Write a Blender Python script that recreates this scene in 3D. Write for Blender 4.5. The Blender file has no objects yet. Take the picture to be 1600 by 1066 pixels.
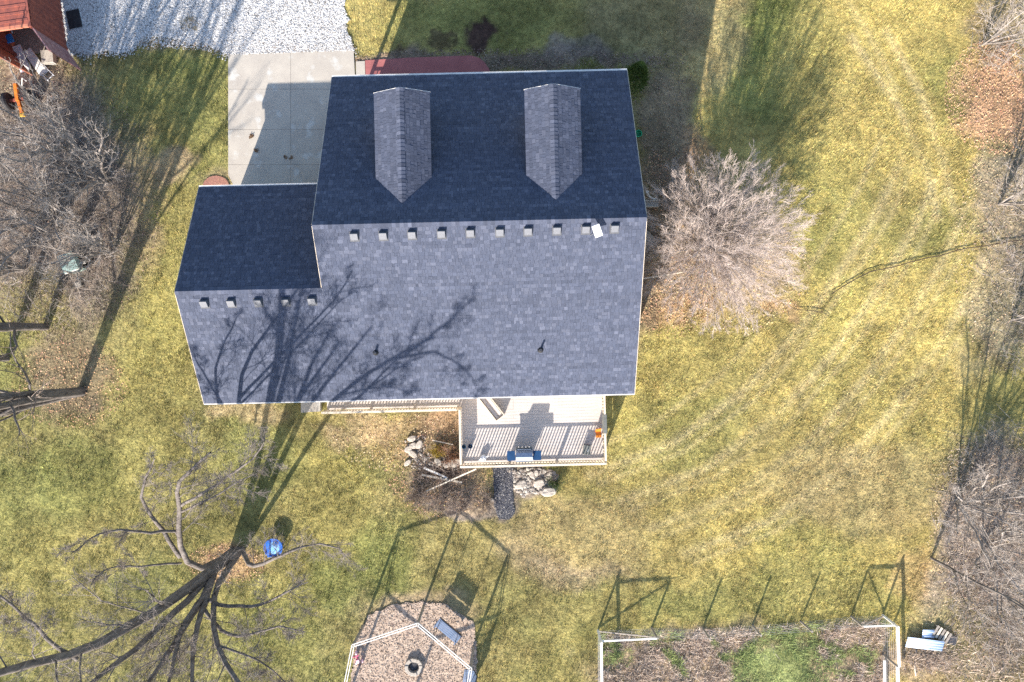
import bpy, math, random
import numpy as np
from mathutils import Vector, Matrix

# ------------------------------------------------------------------ camera, sky, sun, exposure
H = 32.0                      # drone height above the lawn (m)
FPX = 1066.67                 # 24 mm lens on 36 mm: focal length in photo pixels (1600 wide)
SC = bpy.context.scene
COL = SC.collection
SUN_EL, SUN_AZ = 24.8, 20.5  # elevation, and shadow direction clockwise from +Y

cam_d = bpy.data.cameras.new('camera'); cam = bpy.data.objects.new('camera', cam_d); COL.objects.link(cam)
cam_d.lens = 24; cam_d.sensor_width = 36; cam_d.sensor_fit = 'HORIZONTAL'
cam_d.clip_start = 0.1; cam_d.clip_end = 2000
cam.location = (0, 0, H); cam.rotation_euler = (0, 0, 0)
SC.camera = cam

world = bpy.data.worlds.new('World'); SC.world = world; world.use_nodes = True
wn = world.node_tree.nodes; wl = world.node_tree.links
wn.clear()
w_out = wn.new('ShaderNodeOutputWorld'); w_bg = wn.new('ShaderNodeBackground'); w_sky = wn.new('ShaderNodeTexSky')
w_sky.sky_type = 'NISHITA'; w_sky.sun_disc = False
w_sky.sun_elevation = math.radians(SUN_EL); w_sky.sun_rotation = math.radians(180 + SUN_AZ)
w_sky.air_density = 1.0; w_sky.dust_density = 0.8; w_sky.ozone_density = 1.4
w_bg.inputs['Strength'].default_value = 0.135
wl.new(w_sky.outputs[0], w_bg.inputs['Color']); wl.new(w_bg.outputs[0], w_out.inputs[0])

sun_d = bpy.data.lights.new('sun', 'SUN'); sun = bpy.data.objects.new('sun', sun_d); COL.objects.link(sun)
sun_d.energy = 5.0; sun_d.angle = math.radians(0.53); sun_d.color = (1.0, 0.93, 0.84)
_e, _a = math.radians(SUN_EL), math.radians(SUN_AZ)
SDIR = Vector((math.sin(_a) * math.cos(_e), math.cos(_a) * math.cos(_e), -math.sin(_e)))
sun.rotation_euler = SDIR.to_track_quat('-Z', 'Y').to_euler()
sun.location = (-20, -50, 40)

SC.view_settings.view_transform = 'Standard'; SC.view_settings.look = 'None'
SC.view_settings.exposure = 1.36; SC.view_settings.gamma = 1.0
SC.view_settings.use_curve_mapping = False
SC.cycles.max_bounces = 5; SC.cycles.diffuse_bounces = 3; SC.cycles.glossy_bounces = 2
SC.cycles.transparent_max_bounces = 6
SC.cycles.use_denoising = False

R = random.Random(11)
RN = np.random.default_rng(11)
PX = H / FPX                  # metres per photo pixel on the ground

def at(px, py, z=0.0):        # the place at height z that the photo shows at this pixel
    s = (H - z) / FPX
    return Vector(((px - 800) * s, (533 - py) * s, z))

# ------------------------------------------------------------------ materials
MATS = {}
def mat(name, c1, c2=None, rough=0.85, scale=5.0, detail=6.0, bump=0.0, bscale=40.0, metal=0.0, attr=False, spec=0.3,
        stretch=(1, 1, 1), speck=None, speckscale=30.0, contrast=(0.35, 0.65)):
    m = bpy.data.materials.new(name); m.use_nodes = True; MATS[name] = m
    nt = m.node_tree; n = nt.nodes; l = nt.links
    b = n['Principled BSDF']
    b.inputs['Roughness'].default_value = rough; b.inputs['Metallic'].default_value = metal
    b.inputs['Specular IOR Level'].default_value = spec
    tc = n.new('ShaderNodeTexCoord'); mp = n.new('ShaderNodeMapping'); mp.inputs['Scale'].default_value = stretch
    l.new(tc.outputs['Object'], mp.inputs[0])
    c2 = c2 or tuple(v * 0.72 for v in c1)
    no = n.new('ShaderNodeTexNoise'); no.inputs['Scale'].default_value = scale; no.inputs['Detail'].default_value = detail
    no.inputs['Roughness'].default_value = 0.65
    l.new(mp.outputs[0], no.inputs['Vector'])
    rp = n.new('ShaderNodeValToRGB')
    rp.color_ramp.elements[0].position = contrast[0]; rp.color_ramp.elements[1].position = contrast[1]
    rp.color_ramp.elements[0].color = (*c1, 1); rp.color_ramp.elements[1].color = (*c2, 1)
    l.new(no.outputs['Fac'], rp.inputs[0])
    col = rp.outputs[0]
    if speck:
        n2 = n.new('ShaderNodeTexNoise'); n2.inputs['Scale'].default_value = speckscale; n2.inputs['Detail'].default_value = 3
        l.new(mp.outputs[0], n2.inputs['Vector'])
        r2 = n.new('ShaderNodeValToRGB'); r2.color_ramp.elements[0].position = 0.58; r2.color_ramp.elements[1].position = 0.68
        l.new(n2.outputs['Fac'], r2.inputs[0])
        mx = n.new('ShaderNodeMix'); mx.data_type = 'RGBA'
        l.new(r2.outputs[0], mx.inputs[0]); l.new(col, mx.inputs[6]); mx.inputs[7].default_value = (*speck, 1)
        col = mx.outputs[2]
    if attr:
        at_ = n.new('ShaderNodeAttribute'); at_.attribute_name = 'col'
        mx = n.new('ShaderNodeMix'); mx.data_type = 'RGBA'; mx.blend_type = 'MULTIPLY'; mx.inputs[0].default_value = 1.0
        l.new(at_.outputs['Color'], mx.inputs[6]); l.new(col, mx.inputs[7]); col = mx.outputs[2]
    l.new(col, b.inputs['Base Color'])
    if bump:
        nb = n.new('ShaderNodeTexNoise'); nb.inputs['Scale'].default_value = bscale; nb.inputs['Detail'].default_value = 5
        l.new(mp.outputs[0], nb.inputs['Vector'])
        bp = n.new('ShaderNodeBump'); bp.inputs['Strength'].default_value = 1.0; bp.inputs['Distance'].default_value = bump
        l.new(nb.outputs['Fac'], bp.inputs['Height']); l.new(bp.outputs[0], b.inputs['Normal'])
    return m

M_ground = mat('ground_soil', (1.12, 1.1, 1.05), (0.62, 0.6, 0.58), rough=1.0, scale=7.0, detail=8, bump=0.05, bscale=9, attr=True, spec=0.05, contrast=(0.3, 0.7))
M_blade = mat('grass_blade', (1, 1, 1), (0.9, 0.9, 0.9), rough=0.9, attr=True, spec=0.08)
M_leaf = mat('leaf_litter', (1, 1, 1), (0.8, 0.8, 0.8), rough=0.9, attr=True, spec=0.1)
M_gravel = mat('gravel_base', (0.56, 0.54, 0.515), (0.36, 0.34, 0.32), rough=0.95, scale=9, speck=(0.2, 0.19, 0.18), speckscale=7, bump=0.03, bscale=22, spec=0.1)
M_stone_bits = mat('gravel_stone', (1, 1, 1), (0.85, 0.85, 0.85), rough=0.9, attr=True, spec=0.15)
M_concrete = mat('driveway_concrete', (0.44, 0.395, 0.335), (0.36, 0.32, 0.275), rough=0.9, scale=0.9, detail=9, bump=0.004, bscale=60, spec=0.2, speck=(0.47, 0.45, 0.41), speckscale=1.6)
M_jointc = mat('joint_concrete', (0.32, 0.285, 0.245), rough=.95)
M_red = mat('red_patio_concrete', (0.36, 0.125, 0.115), (0.30, 0.10, 0.095), rough=0.85, scale=1.5, bump=0.003, bscale=50)
M_shingle = mat('asphalt_shingle', (1, 1, 1), (0.82, 0.82, 0.83), rough=0.95, scale=14, bump=0.006, bscale=120, attr=True, spec=0.15)
M_under = mat('roof_underlay', (0.05, 0.05, 0.055), rough=0.95)
M_trim = mat('white_trim', (0.74, 0.70, 0.65), (0.62, 0.58, 0.53), rough=0.6, scale=3)
M_siding = mat('beige_siding', (0.45, 0.41, 0.34), (0.38, 0.35, 0.29), rough=0.8, scale=2)
M_glass = mat('window_glass', (0.03, 0.04, 0.05), (0.05, 0.06, 0.07), rough=0.08, spec=0.6)
M_vent = mat('vent_metal', (0.125, 0.13, 0.15), (0.095, 0.10, 0.115), rough=0.6, scale=8)
M_flange = mat('flange_metal', (0.085, 0.088, 0.10), rough=0.7)
M_black = mat('black_plastic', (0.015, 0.015, 0.018), (0.03, 0.03, 0.032), rough=0.5)
M_white = mat('white_plastic', (0.82, 0.82, 0.82), (0.76, 0.76, 0.76), rough=0.5)
M_deck = mat('weathered_deck_board', (0.58, 0.515, 0.47), (0.44, 0.39, 0.355), rough=0.85, scale=3, stretch=(0.6, 9, 9), bump=0.004, bscale=30)
M_rail = mat('pale_rail_timber', (0.68, 0.58, 0.46), (0.52, 0.44, 0.34), rough=0.8, scale=4)
M_newtim = mat('pale_sawn_timber', (0.66, 0.58, 0.47), (0.50, 0.43, 0.34), rough=0.8, scale=5)
M_whitep = mat('white_painted_timber', (0.80, 0.77, 0.72), (0.62, 0.59, 0.54), rough=0.7, scale=5)
M_post = mat('weathered_post', (0.36, 0.31, 0.26), (0.22, 0.19, 0.16), rough=0.9, scale=8)
M_bark = mat('dark_bark', (0.19, 0.165, 0.15), (0.075, 0.063, 0.057), rough=0.95, scale=7, stretch=(1, 1, 0.25), bump=0.03, bscale=14)
M_bark2 = mat('grey_bark', (0.33, 0.29, 0.26), (0.16, 0.135, 0.12), rough=0.95, scale=7, stretch=(1, 1, 0.3), bump=0.02, bscale=16)
M_twig = mat('grey_twig', (0.50, 0.435, 0.385), (0.25, 0.21, 0.18), rough=0.9, scale=2)
M_twigd = mat('brown_twig', (0.27, 0.215, 0.18), (0.13, 0.10, 0.085), rough=0.9, scale=2)
M_twigb = mat('grey_brown_twig', (0.30, 0.255, 0.23), (0.12, 0.10, 0.088), rough=0.9, scale=2)
M_twigp = mat('pink_tan_twig', (0.58, 0.48, 0.425), (0.39, 0.32, 0.28), rough=0.9, scale=1.5)
M_rock = mat('pale_limestone', (0.47, 0.41, 0.34), (0.30, 0.26, 0.22), rough=0.9, scale=5, bump=0.02, bscale=12)
M_rust = mat('rusty_red_steel', (0.30, 0.085, 0.055), (0.17, 0.055, 0.045), rough=0.75, scale=3.5, detail=8, bump=0.004, bscale=30)
M_rustp = mat('faded_maroon_steel', (0.19, 0.075, 0.08), (0.33, 0.2, 0.2), rough=0.75, scale=6, detail=8)
M_rusto = mat('faded_orange_steel', (0.5, 0.17, 0.09), (0.34, 0.14, 0.1), rough=0.75, scale=6, detail=8)
M_orange = mat('orange_paint', (0.62, 0.20, 0.02), (0.42, 0.11, 0.02), rough=0.5, scale=6)
M_yellow = mat('yellow_paint', (0.75, 0.42, 0.03), rough=0.5)
M_tyre = mat('tyre_rubber', (0.018, 0.017, 0.02), (0.035, 0.033, 0.034), rough=0.8)
M_green = mat('pale_green_paint', (0.27, 0.36, 0.33), (0.2, 0.28, 0.26), rough=0.5, scale=4)
M_blue = mat('blue_plastic', (0.03, 0.16, 0.55), (0.02, 0.1, 0.4), rough=0.35)
M_lblue = mat('light_blue_plastic', (0.26, 0.50, 0.78), (0.15, 0.36, 0.66), rough=0.35, scale=4)
M_pot = mat('blue_glazed_pot', (0.02, 0.06, 0.14), rough=0.3)
M_steel = mat('blue_grey_steel', (0.24, 0.30, 0.40), (0.17, 0.22, 0.31), rough=0.35, metal=0.5)
M_chrome = mat('grill_chrome', (0.75, 0.75, 0.75), rough=0.25, metal=0.9)
M_sheet = mat('blue_white_sheet_metal', (0.56, 0.68, 0.86), (0.45, 0.56, 0.74), rough=0.45, metal=0.15, scale=2)
M_grey = mat('grey_plastic', (0.16, 0.165, 0.15), (0.11, 0.11, 0.10), rough=0.7)
M_pink = mat('pink_plastic', (0.80, 0.10, 0.22), rough=0.4)
M_pinkl = mat('pale_pink_plastic', (0.85, 0.55, 0.6), rough=0.4)
M_toyg = mat('bright_green_plastic', (0.02, 0.36, 0.17), rough=0.4)
M_slate = mat('dark_slate_gravel', (0.075, 0.078, 0.09), (0.035, 0.036, 0.043), rough=0.9, scale=10, bump=0.02, bscale=30, speck=(0.22, 0.2, 0.19), speckscale=16)
M_pad = mat('brown_pea_gravel', (0.46, 0.35, 0.265), (0.33, 0.245, 0.185), rough=0.95, scale=3, bump=0.05, bscale=7, speck=(0.17, 0.12, 0.10), speckscale=5)
M_ever = mat('evergreen_needles', (0.12, 0.16, 0.025), (0.06, 0.09, 0.018), rough=0.8, attr=False, scale=9)
M_dkbrown = mat('dark_brown', (0.06, 0.04, 0.03), rough=0.8)
M_wire = mat('galvanised_wire', (0.45, 0.46, 0.48), rough=0.5, metal=0.5)
M_tarp = mat('blue_tarp', (0.03, 0.2, 0.62), (0.05, 0.28, 0.7), rough=0.5)

# ------------------------------------------------------------------ mesh helpers
def tag(o, label=None, cat=None, group=None, kind=None):
    if label: o['label'] = label
    if cat: o['category'] = cat
    if group: o['group'] = group
    if kind: o['kind'] = kind
    return o

def empty(name, loc=(0, 0, 0), rz=0.0, label=None, cat=None, group=None):
    o = bpy.data.objects.new(name, None); COL.objects.link(o)
    o.location = loc; o.rotation_euler = (0, 0, rz); o.empty_display_size = 0.3
    return tag(o, label, cat, group)

def np_mesh(name, V, quads=None, tris=None, m=None, parent=None, col=None, smooth=False):
    me = bpy.data.meshes.new(name)
    V = np.asarray(V, dtype=np.float32).reshape(-1, 3)
    q = np.zeros((0, 4), np.int32) if quads is None else np.asarray(quads, np.int32).reshape(-1, 4)
    t = np.zeros((0, 3), np.int32) if tris is None else np.asarray(tris, np.int32).reshape(-1, 3)
    me.vertices.add(len(V)); me.vertices.foreach_set('co', V.ravel())
    me.loops.add(q.size + t.size); me.loops.foreach_set('vertex_index', np.concatenate([q.ravel(), t.ravel()]))
    me.polygons.add(len(q) + len(t))
    st = np.concatenate([np.arange(len(q)) * 4, q.size + np.arange(len(t)) * 3]).astype(np.int32)
    me.polygons.foreach_set('loop_start', st)
    if smooth: me.polygons.foreach_set('use_smooth', np.ones(len(q) + len(t), bool))
    if col is not None:
        a = me.color_attributes.new('col', 'FLOAT_COLOR', 'POINT')
        c = np.ones((len(V), 4), np.float32); c[:, :3] = col; a.data.foreach_set('color', c.ravel())
    me.update(calc_edges=True)
    if m: me.materials.append(m)
    o = bpy.data.objects.new(name, me); COL.objects.link(o)
    if parent: o.parent = parent
    return o

class MB:
    def __init__(s): s.v = []; s.f = []; s.c = []
    def add(s, vs, fs):
        k = len(s.v); s.v += [tuple(p) for p in vs]; s.f += [tuple(i + k for i in f) for f in fs]
    def box(s, c, d, rz=0.0, M=None):
        x, y, z = d[0] / 2, d[1] / 2, d[2] / 2
        vs = [Vector(p) for p in ((-x, -y, -z), (x, -y, -z), (x, y, -z), (-x, y, -z), (-x, -y, z), (x, -y, z), (x, y, z), (-x, y, z))]
        mm = M or Matrix.Rotation(rz, 3, 'Z')
        s.add([mm @ p + Vector(c) for p in vs], [(0, 3, 2, 1), (4, 5, 6, 7), (0, 1, 5, 4), (1, 2, 6, 5), (2, 3, 7, 6), (3, 0, 4, 7)])
        return s
    def bar(s, a, b, w, h=None):
        a, b = Vector(a), Vector(b); h = h or w
        d = b - a; L = d.length; d.normalize()
        up = Vector((0, 0, 1)) if abs(d.z) < 0.95 else Vector((1, 0, 0))
        side = d.cross(up).normalized(); up = side.cross(d).normalized()
        M = Matrix((side, d, up)).transposed()
        return s.box((a + b) / 2, (w, L, h), M=M)
    def prism(s, pts, z0, z1):
        n = len(pts)
        ar = sum(pts[i][0] * pts[(i + 1) % n][1] - pts[(i + 1) % n][0] * pts[i][1] for i in range(n))
        if ar < 0: pts = pts[::-1]
        vs = [(p[0], p[1], z0) for p in pts] + [(p[0], p[1], z1) for p in pts]
        fs = [tuple(range(n - 1, -1, -1)), tuple(range(n, 2 * n))] + [(i, (i + 1) % n, n + (i + 1) % n, n + i) for i in range(n)]
        s.add(vs, fs); return s
    def poly_slab(s, pts, off):          # 3-D polygon thickened along off
        n = len(pts); off = Vector(off)
        vs = [Vector(p) for p in pts] + [Vector(p) + off for p in pts]
        s.add(vs, [tuple(range(n)), tuple(range(2 * n - 1, n - 1, -1))] + [(i, n + i, n + (i + 1) % n, (i + 1) % n) for i in range(n)])
        return s
    def lathe(s, prof, c=(0, 0, 0), n=16, M=None):
        vs, fs = [], []
        mm = M or Matrix.Identity(3)
        for r, z in prof:
            for k in range(n):
                a = 2 * math.pi * k / n
                vs.append(mm @ Vector((r * math.cos(a), r * math.sin(a), z)) + Vector(c))
        for j in range(len(prof) - 1):
            for k in range(n):
                fs.append((j * n + k, j * n + (k + 1) % n, (j + 1) * n + (k + 1) % n, (j + 1) * n + k))
        fs.append(tuple(range(n - 1, -1, -1))); fs.append(tuple(range((len(prof) - 1) * n, len(prof) * n)))
        s.add(vs, fs); return s
    def tube(s, pts, r, n=6, close=False):
        pts = [Vector(p) for p in pts]; N = len(pts); rr = r if isinstance(r, (list, tuple)) else [r] * N
        vs, fs = [], []
        for i, p in enumerate(pts):
            d = (pts[(i + 1) % N] - pts[i - 1]) if close else (pts[min(i + 1, N - 1)] - pts[max(i - 1, 0)])
            d.normalize(); up = Vector((0, 0, 1)) if abs(d.z) < 0.9 else Vector((1, 0, 0))
            a = d.cross(up).normalized(); b = a.cross(d)
            for k in range(n):
                t = 2 * math.pi * k / n
                vs.append(p + (a * math.cos(t) + b * math.sin(t)) * rr[i])
        M_ = N if close else N - 1
        for i in range(M_):
            for k in range(n):
                j = (i + 1) % N
                fs.append((i * n + k, i * n + (k + 1) % n, j * n + (k + 1) % n, j * n + k))
        if not close: fs += [tuple(range(n - 1, -1, -1)), tuple(range((N - 1) * n, N * n))]
        s.add(vs, fs); return s
    def mesh(s, name, m):
        me = bpy.data.meshes.new(name); me.from_pydata([tuple(p) for p in s.v], [], s.f); me.materials.append(m); me.update()
        return me
    def build(s, name, m, parent=None, bevel=0.0, smooth=False):
        o = bpy.data.objects.new(name, s.mesh(name, m)); COL.objects.link(o)
        if parent: o.parent = parent
        if smooth:
            for p in o.data.polygons: p.use_smooth = True
        if bevel:
            b = o.modifiers.new('bevel', 'BEVEL'); b.width = bevel; b.segments = 2; b.limit_method = 'ANGLE'
        return o

def link(name, me, parent=None, loc=(0, 0, 0), rot=(0, 0, 0), scale=(1, 1, 1)):
    o = bpy.data.objects.new(name, me); COL.objects.link(o); o.parent = parent
    o.location = loc; o.rotation_euler = rot; o.scale = scale
    return o

# ------------------------------------------------------------------ ground colour (albedo of turf, soil and litter), in ground pixels
def lattice(seed, n=128):
    return np.random.default_rng(seed).random((n, n))
_LAT = [lattice(s) for s in range(8)]
def vnoise(x, y, k):
    L = _LAT[k % 8]; n = L.shape[0]
    xi = np.floor(x).astype(int); yi = np.floor(y).astype(int); fx = x - xi; fy = y - yi
    fx = fx * fx * (3 - 2 * fx); fy = fy * fy * (3 - 2 * fy)
    a = L[xi % n, yi % n]; b = L[(xi + 1) % n, yi % n]; c = L[xi % n, (yi + 1) % n]; d = L[(xi + 1) % n, (yi + 1) % n]
    return a * (1 - fx) * (1 - fy) + b * fx * (1 - fy) + c * (1 - fx) * fy + d * fx * fy
def fbm(x, y, s, k, o=4):
    t = 0; a = 1; w = 0
    for i in range(o):
        t = t + a * vnoise(x / s * 2 ** i + 13.7 * i, y / s * 2 ** i + 7.1 * i, k + i); w += a; a *= 0.55
    return t / w

STRAW = (0.465, 0.375, 0.135); GREEN = (0.245, 0.25, 0.085); DGREEN = (0.16, 0.19, 0.06); OLIVE = (0.35, 0.305, 0.11)
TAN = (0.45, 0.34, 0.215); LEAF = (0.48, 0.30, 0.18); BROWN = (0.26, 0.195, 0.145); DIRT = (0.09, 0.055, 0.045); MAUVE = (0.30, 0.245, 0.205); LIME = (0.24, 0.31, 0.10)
PATCHES = [  # cx, cy, rx, ry, colour, strength, turf (0 bare .. 1 grass)
    (250, 250, 110, 190, OLIVE, .7, 1), (290, 130, 80, 60, GREEN, .5, 1), (330, 230, 40, 70, GREEN, .5, 1), (265, 265, 35, 30, TAN, .8, .6),
    (225, 330, 30, 120, TAN, .5, .8), (170, 480, 60, 80, MAUVE, .6, .5), (230, 560, 90, 160, OLIVE, .75, 1), (250, 790, 160, 120, OLIVE, .6, 1),
    (80, 320, 140, 190, MAUVE, .95, .25), (40, 170, 110, 90, MAUVE, .7, .4), (110, 590, 75, 70, BROWN, .7, .4), (60, 480, 60, 50, OLIVE, .6, .8),
    (120, 740, 70, 60, GREEN, .6, 1), (40, 800, 80, 90, GREEN, .55, 1), (60, 930, 120, 120, OLIVE, .7, 1), (240, 920, 70, 50, GREEN, .6, 1),
    (400, 930, 130, 130, OLIVE, .7, 1), (430, 1000, 90, 70, GREEN, .5, 1), (560, 900, 95, 70, GREEN, .8, 1), (520, 780, 70, 90, OLIVE, .8, 1), (600, 860, 50, 60, GREEN, .6, 1),
    (420, 720, 60, 60, GREEN, .45, 1), (355, 880, 60, 30, LEAF, .65, .3), (390, 640, 60, 25, TAN, .6, .7),
    (640, 40, 45, 55, GREEN, .6, 1), (580, 30, 35, 50, STRAW, .5, 1), (860, 60, 250, 90, OLIVE, .9, 1), (760, 30, 120, 40, GREEN, .6, 1), (960, 130, 80, 70, GREEN, .6, 1), (1000, 40, 100, 60, BROWN, .4, .8),
    (1210, 90, 95, 130, GREEN, .9, 1), (1180, 40, 60, 60, DGREEN, .5, 1), (1270, 230, 50, 60, GREEN, .55, 1), (1110, 60, 60, 90, TAN, .4, 1),
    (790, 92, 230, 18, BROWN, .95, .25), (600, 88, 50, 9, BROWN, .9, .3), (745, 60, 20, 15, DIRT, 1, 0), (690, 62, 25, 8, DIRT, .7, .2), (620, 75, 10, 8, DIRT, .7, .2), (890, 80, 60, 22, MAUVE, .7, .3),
    (1040, 200, 55, 110, BROWN, .85, .3), (1050, 380, 70, 120, BROWN, .9, .2), (1130, 400, 120, 100, TAN, .85, .35), (1090, 250, 25, 45, LEAF, .6, .3), (1000, 440, 25, 120, BROWN, .8, .3), (1060, 490, 60, 25, LEAF, .5, .6), (1220, 480, 30, 14, LEAF, .6, .6),
    (1080, 560, 110, 50, OLIVE, .6, 1), (1080, 670, 90, 60, GREEN, .5, 1), (1080, 690, 70, 40, OLIVE, .6, 1), (990, 690, 40, 80, OLIVE, .7, 1),
    (900, 850, 120, 70, TAN, .75, .9), (1000, 830, 200, 60, STRAW, .6, 1), (1230, 930, 230, 50, OLIVE, .8, 1), (1060, 940, 70, 30, GREEN, .5, 1), (1180, 940, 70, 40, GREEN, .35, 1),
    (1200, 1035, 265, 58, BROWN, 1, .2), (1200, 1035, 265, 58, TAN, .55, .2), (1215, 1050, 60, 60, LIME, .75, 1), (1290, 990, 45, 16, GREEN, .6, 1), (1130, 1040, 40, 16, TAN, .7, .3), (1310, 1050, 50, 25, TAN, .7, .3), (1010, 1040, 50, 20, TAN, .5, .3), (1150, 1000, 80, 20, TAN, .5, .5), (1180, 990, 60, 12, GREEN, .5, 1),
    (1560, 150, 70, 75, LEAF, .95, .12), (1560, 40, 60, 60, BROWN, .6, .3), (1590, 320, 70, 120, MAUVE, .7, .4), (1570, 480, 60, 100, MAUVE, .6, .5), (1580, 640, 60, 90, OLIVE, .6, 1), (1530, 560, 40, 40, BROWN, .35, .8),
    (1550, 800, 90, 130, MAUVE, .95, .3), (1540, 960, 110, 120, MAUVE, .8, .5), (1450, 1040, 60, 40, TAN, .6, .4), (1430, 900, 40, 50, LEAF, .35, .8), (1500, 990, 60, 50, OLIVE, .5, 1),
    (1330, 130, 120, 160, STRAW, .6, 1), (1480, 130, 35, 60, GREEN, .4, 1), (1330, 300, 60, 60, OLIVE, .4, 1), (1380, 600, 150, 120, STRAW, .55, 1), (1450, 730, 60, 70, OLIVE, .5, 1), (1350, 760, 160, 70, TAN, .35, 1),
    (700, 690, 70, 60, BROWN, .7, .4), (560, 670, 70, 30, TAN, .6, .6), (630, 690, 60, 40, LEAF, .3, .7), (690, 760, 60, 45, BROWN, .85, .3), (740, 790, 70, 25, MAUVE, .9, .2), (690, 735, 40, 14, DIRT, .8, 0), (700, 665, 40, 18, LEAF, .5, .5),
    (820, 755, 50, 28, MAUVE, .85, .2), (745, 760, 20, 40, TAN, .6, .4), (510, 650, 50, 15, OLIVE, .6, 1),
    (650, 960, 90, 40, TAN, .8, .3), (300, 72, 55, 18, BROWN, .7, .4), (300, 95, 60, 25, GREEN, .7, 1), (60, 110, 70, 30, BROWN, .6, .3),
    (345, 290, 30, 25, BROWN, .5, .3),
]
TRACKS = [([(1330, 60), (1400, 160), (1445, 260), (1465, 340)], 7, .5), ([(1385, 50), (1440, 150), (1475, 260), (1490, 330)], 7, .5), ([(1300, -40), (1360, 60), (1400, 140)], 6, .3)]
_tr = [(1480, 300), (1445, 380), (1390, 470), (1320, 570), (1230, 670), (1120, 750), (990, 800)]
for _k in range(-4, 5):
    _o = _k * 33 + (7 if _k % 2 else -5)
    TRACKS.append(([(x + _o * .75, y + _o * .62) for x, y in _tr], 8 if _k % 2 else 5, .5 if _k % 2 else .35))

def seg_dist(px, py, a, b):
    dx, dy = b[0] - a[0], b[1] - a[1]; L2 = dx * dx + dy * dy
    t = np.clip(((px - a[0]) * dx + (py - a[1]) * dy) / L2, 0, 1)
    return np.hypot(px - a[0] - t * dx, py - a[1] - t * dy)

def gcol(px, py):
    n1 = fbm(px, py, 120, 0); n2 = fbm(px, py, 34, 3); n3 = fbm(px, py, 5.5, 5, 3)
    wx = px + (n2 - .5) * 60; wy = py + (fbm(px, py, 40, 6) - .5) * 60
    side = np.clip((px - 600) / 500, 0, 1)
    base = np.array((0.315, 0.27, 0.115))[None] * (1 - side[:, None]) + np.array(STRAW)[None] * side[:, None]
    g = np.clip((n1 - .5) * 3.0 + .25 - .25 * side, 0, 1)[:, None] * .7
    c = base * (1 - g) + np.array(GREEN)[None] * g
    turf = np.ones(len(px))
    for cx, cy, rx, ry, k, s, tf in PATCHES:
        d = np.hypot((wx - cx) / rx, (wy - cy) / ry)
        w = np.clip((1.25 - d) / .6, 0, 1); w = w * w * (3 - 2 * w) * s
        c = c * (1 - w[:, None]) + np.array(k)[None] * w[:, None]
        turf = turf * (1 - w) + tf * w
    for pts, wd, ws in TRACKS:
        d = np.min([seg_dist(px, py, pts[i], pts[i + 1]) for i in range(len(pts) - 1)], axis=0)
        w = np.clip(1 - (d + (n2 - .5) * 6) / (wd * 1.6), 0, 1) * min(1, ws * 1.3) * np.clip(n1 * 2.2 - .2, .4, 1)
        c = c * (1 - w[:, None]) + np.array((0.62, 0.51, 0.27))[None] * w[:, None]
    br = np.clip((fbm(px + 300, py * 1.3, 210, 1, 3) - .5) * 3, -1, 1)[:, None]; c = c * (1 + .16 * br * np.array([1, .95, .7])[None])
    t = np.clip((n2 - .5) * 2.4 + .5, 0, 1)[:, None]
    c = c * (0.80 + 0.4 * t)
    # straw / green mottling at tuft scale
    m = np.clip((n3 - .5) * 3, -1, 1)[:, None]
    c = c * (1 + .24 * m * np.array([1.0, .85, .7])[None])
    return np.clip(c, 0.01, 0.9), turf

def axis_coords(a, b, step):
    core = np.arange(a, b + 1e-6, step); out = []
    x = step; e = b
    while e < 190: x *= 1.35; e += x; out.append(e)
    lo = []; x = step; e = a
    while e > -190: x *= 1.35; e -= x; lo.append(e)
    return np.concatenate([np.array(lo[::-1]), core, np.array(out)])

def build_lawn():
    xs = axis_coords(-26.0, 26.0, 0.1); ys = axis_coords(-18.0, 18.0, 0.1)
    X, Y = np.meshgrid(xs, ys); x = X.ravel(); y = Y.ravel()
    px = 800 + x / PX; py = 533 - y / PX
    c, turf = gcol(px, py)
    far = np.clip(np.maximum((np.abs(px - 800) - 900) / 150, (np.abs(py - 533) - 620) / 150), 0, 1)[:, None]; c = c * (1 - far) + np.array((.37, .31, .125))[None] * far
    z = (1 - far[:, 0]) * (0 + (fbm(px, py, 6, 2, 2) - .5) * 0.065 + (fbm(px, py, 60, 4, 2) - .5) * 0.05)
    nx, ny = len(xs), len(ys)
    i = np.arange(nx * ny).reshape(ny, nx)
    q = np.stack([i[:-1, :-1], i[:-1, 1:], i[1:, 1:], i[1:, :-1]], -1).reshape(-1, 4)
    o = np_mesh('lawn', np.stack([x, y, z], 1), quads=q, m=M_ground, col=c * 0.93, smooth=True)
    tag(o, 'patchy winter lawn of straw and green turf around the house', kind='structure')
build_lawn()

# outlines of what covers the ground (in ground pixels)
DRIVE = [(357, 87), (553, 80), (556, 97), (571, 96), (573, 132), (590, 305), (366, 305), (357, 268)]
PATIO = [(571, 95), (640, 91), (735, 87.5), (748, 91), (757, 98), (764, 108), (769, 122), (770, 190), (574, 195)]
GRAVEL = [(-60, -60), (-60, 40), (60, 60), (100, 88), (122, 82), (140, 86), (165, 80), (190, 84), (208, 78), (218, 66), (236, 58), (262, 60), (284, 64), (300, 70), (318, 66), (334, 76), (357, 86), (420, 84.5), (490, 82), (553, 80), (549, 60), (541, 50), (545, 30), (538, 12), (541, -8), (536, -60)]
PADP = [(556, 1000), (575, 962), (612, 946), (660, 938), (700, 946), (738, 972), (746, 1010), (744, 1060), (730, 1130), (640, 1160), (560, 1130), (548, 1060)]
PATHP = [(770, 728), (802, 728), (801, 770), (804, 800), (796, 812), (780, 811), (772, 790), (772, 760)]
HOUSEP = [(566, 150), (945, 140), (975, 610), (340, 625), (330, 300), (560, 300)]
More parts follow.
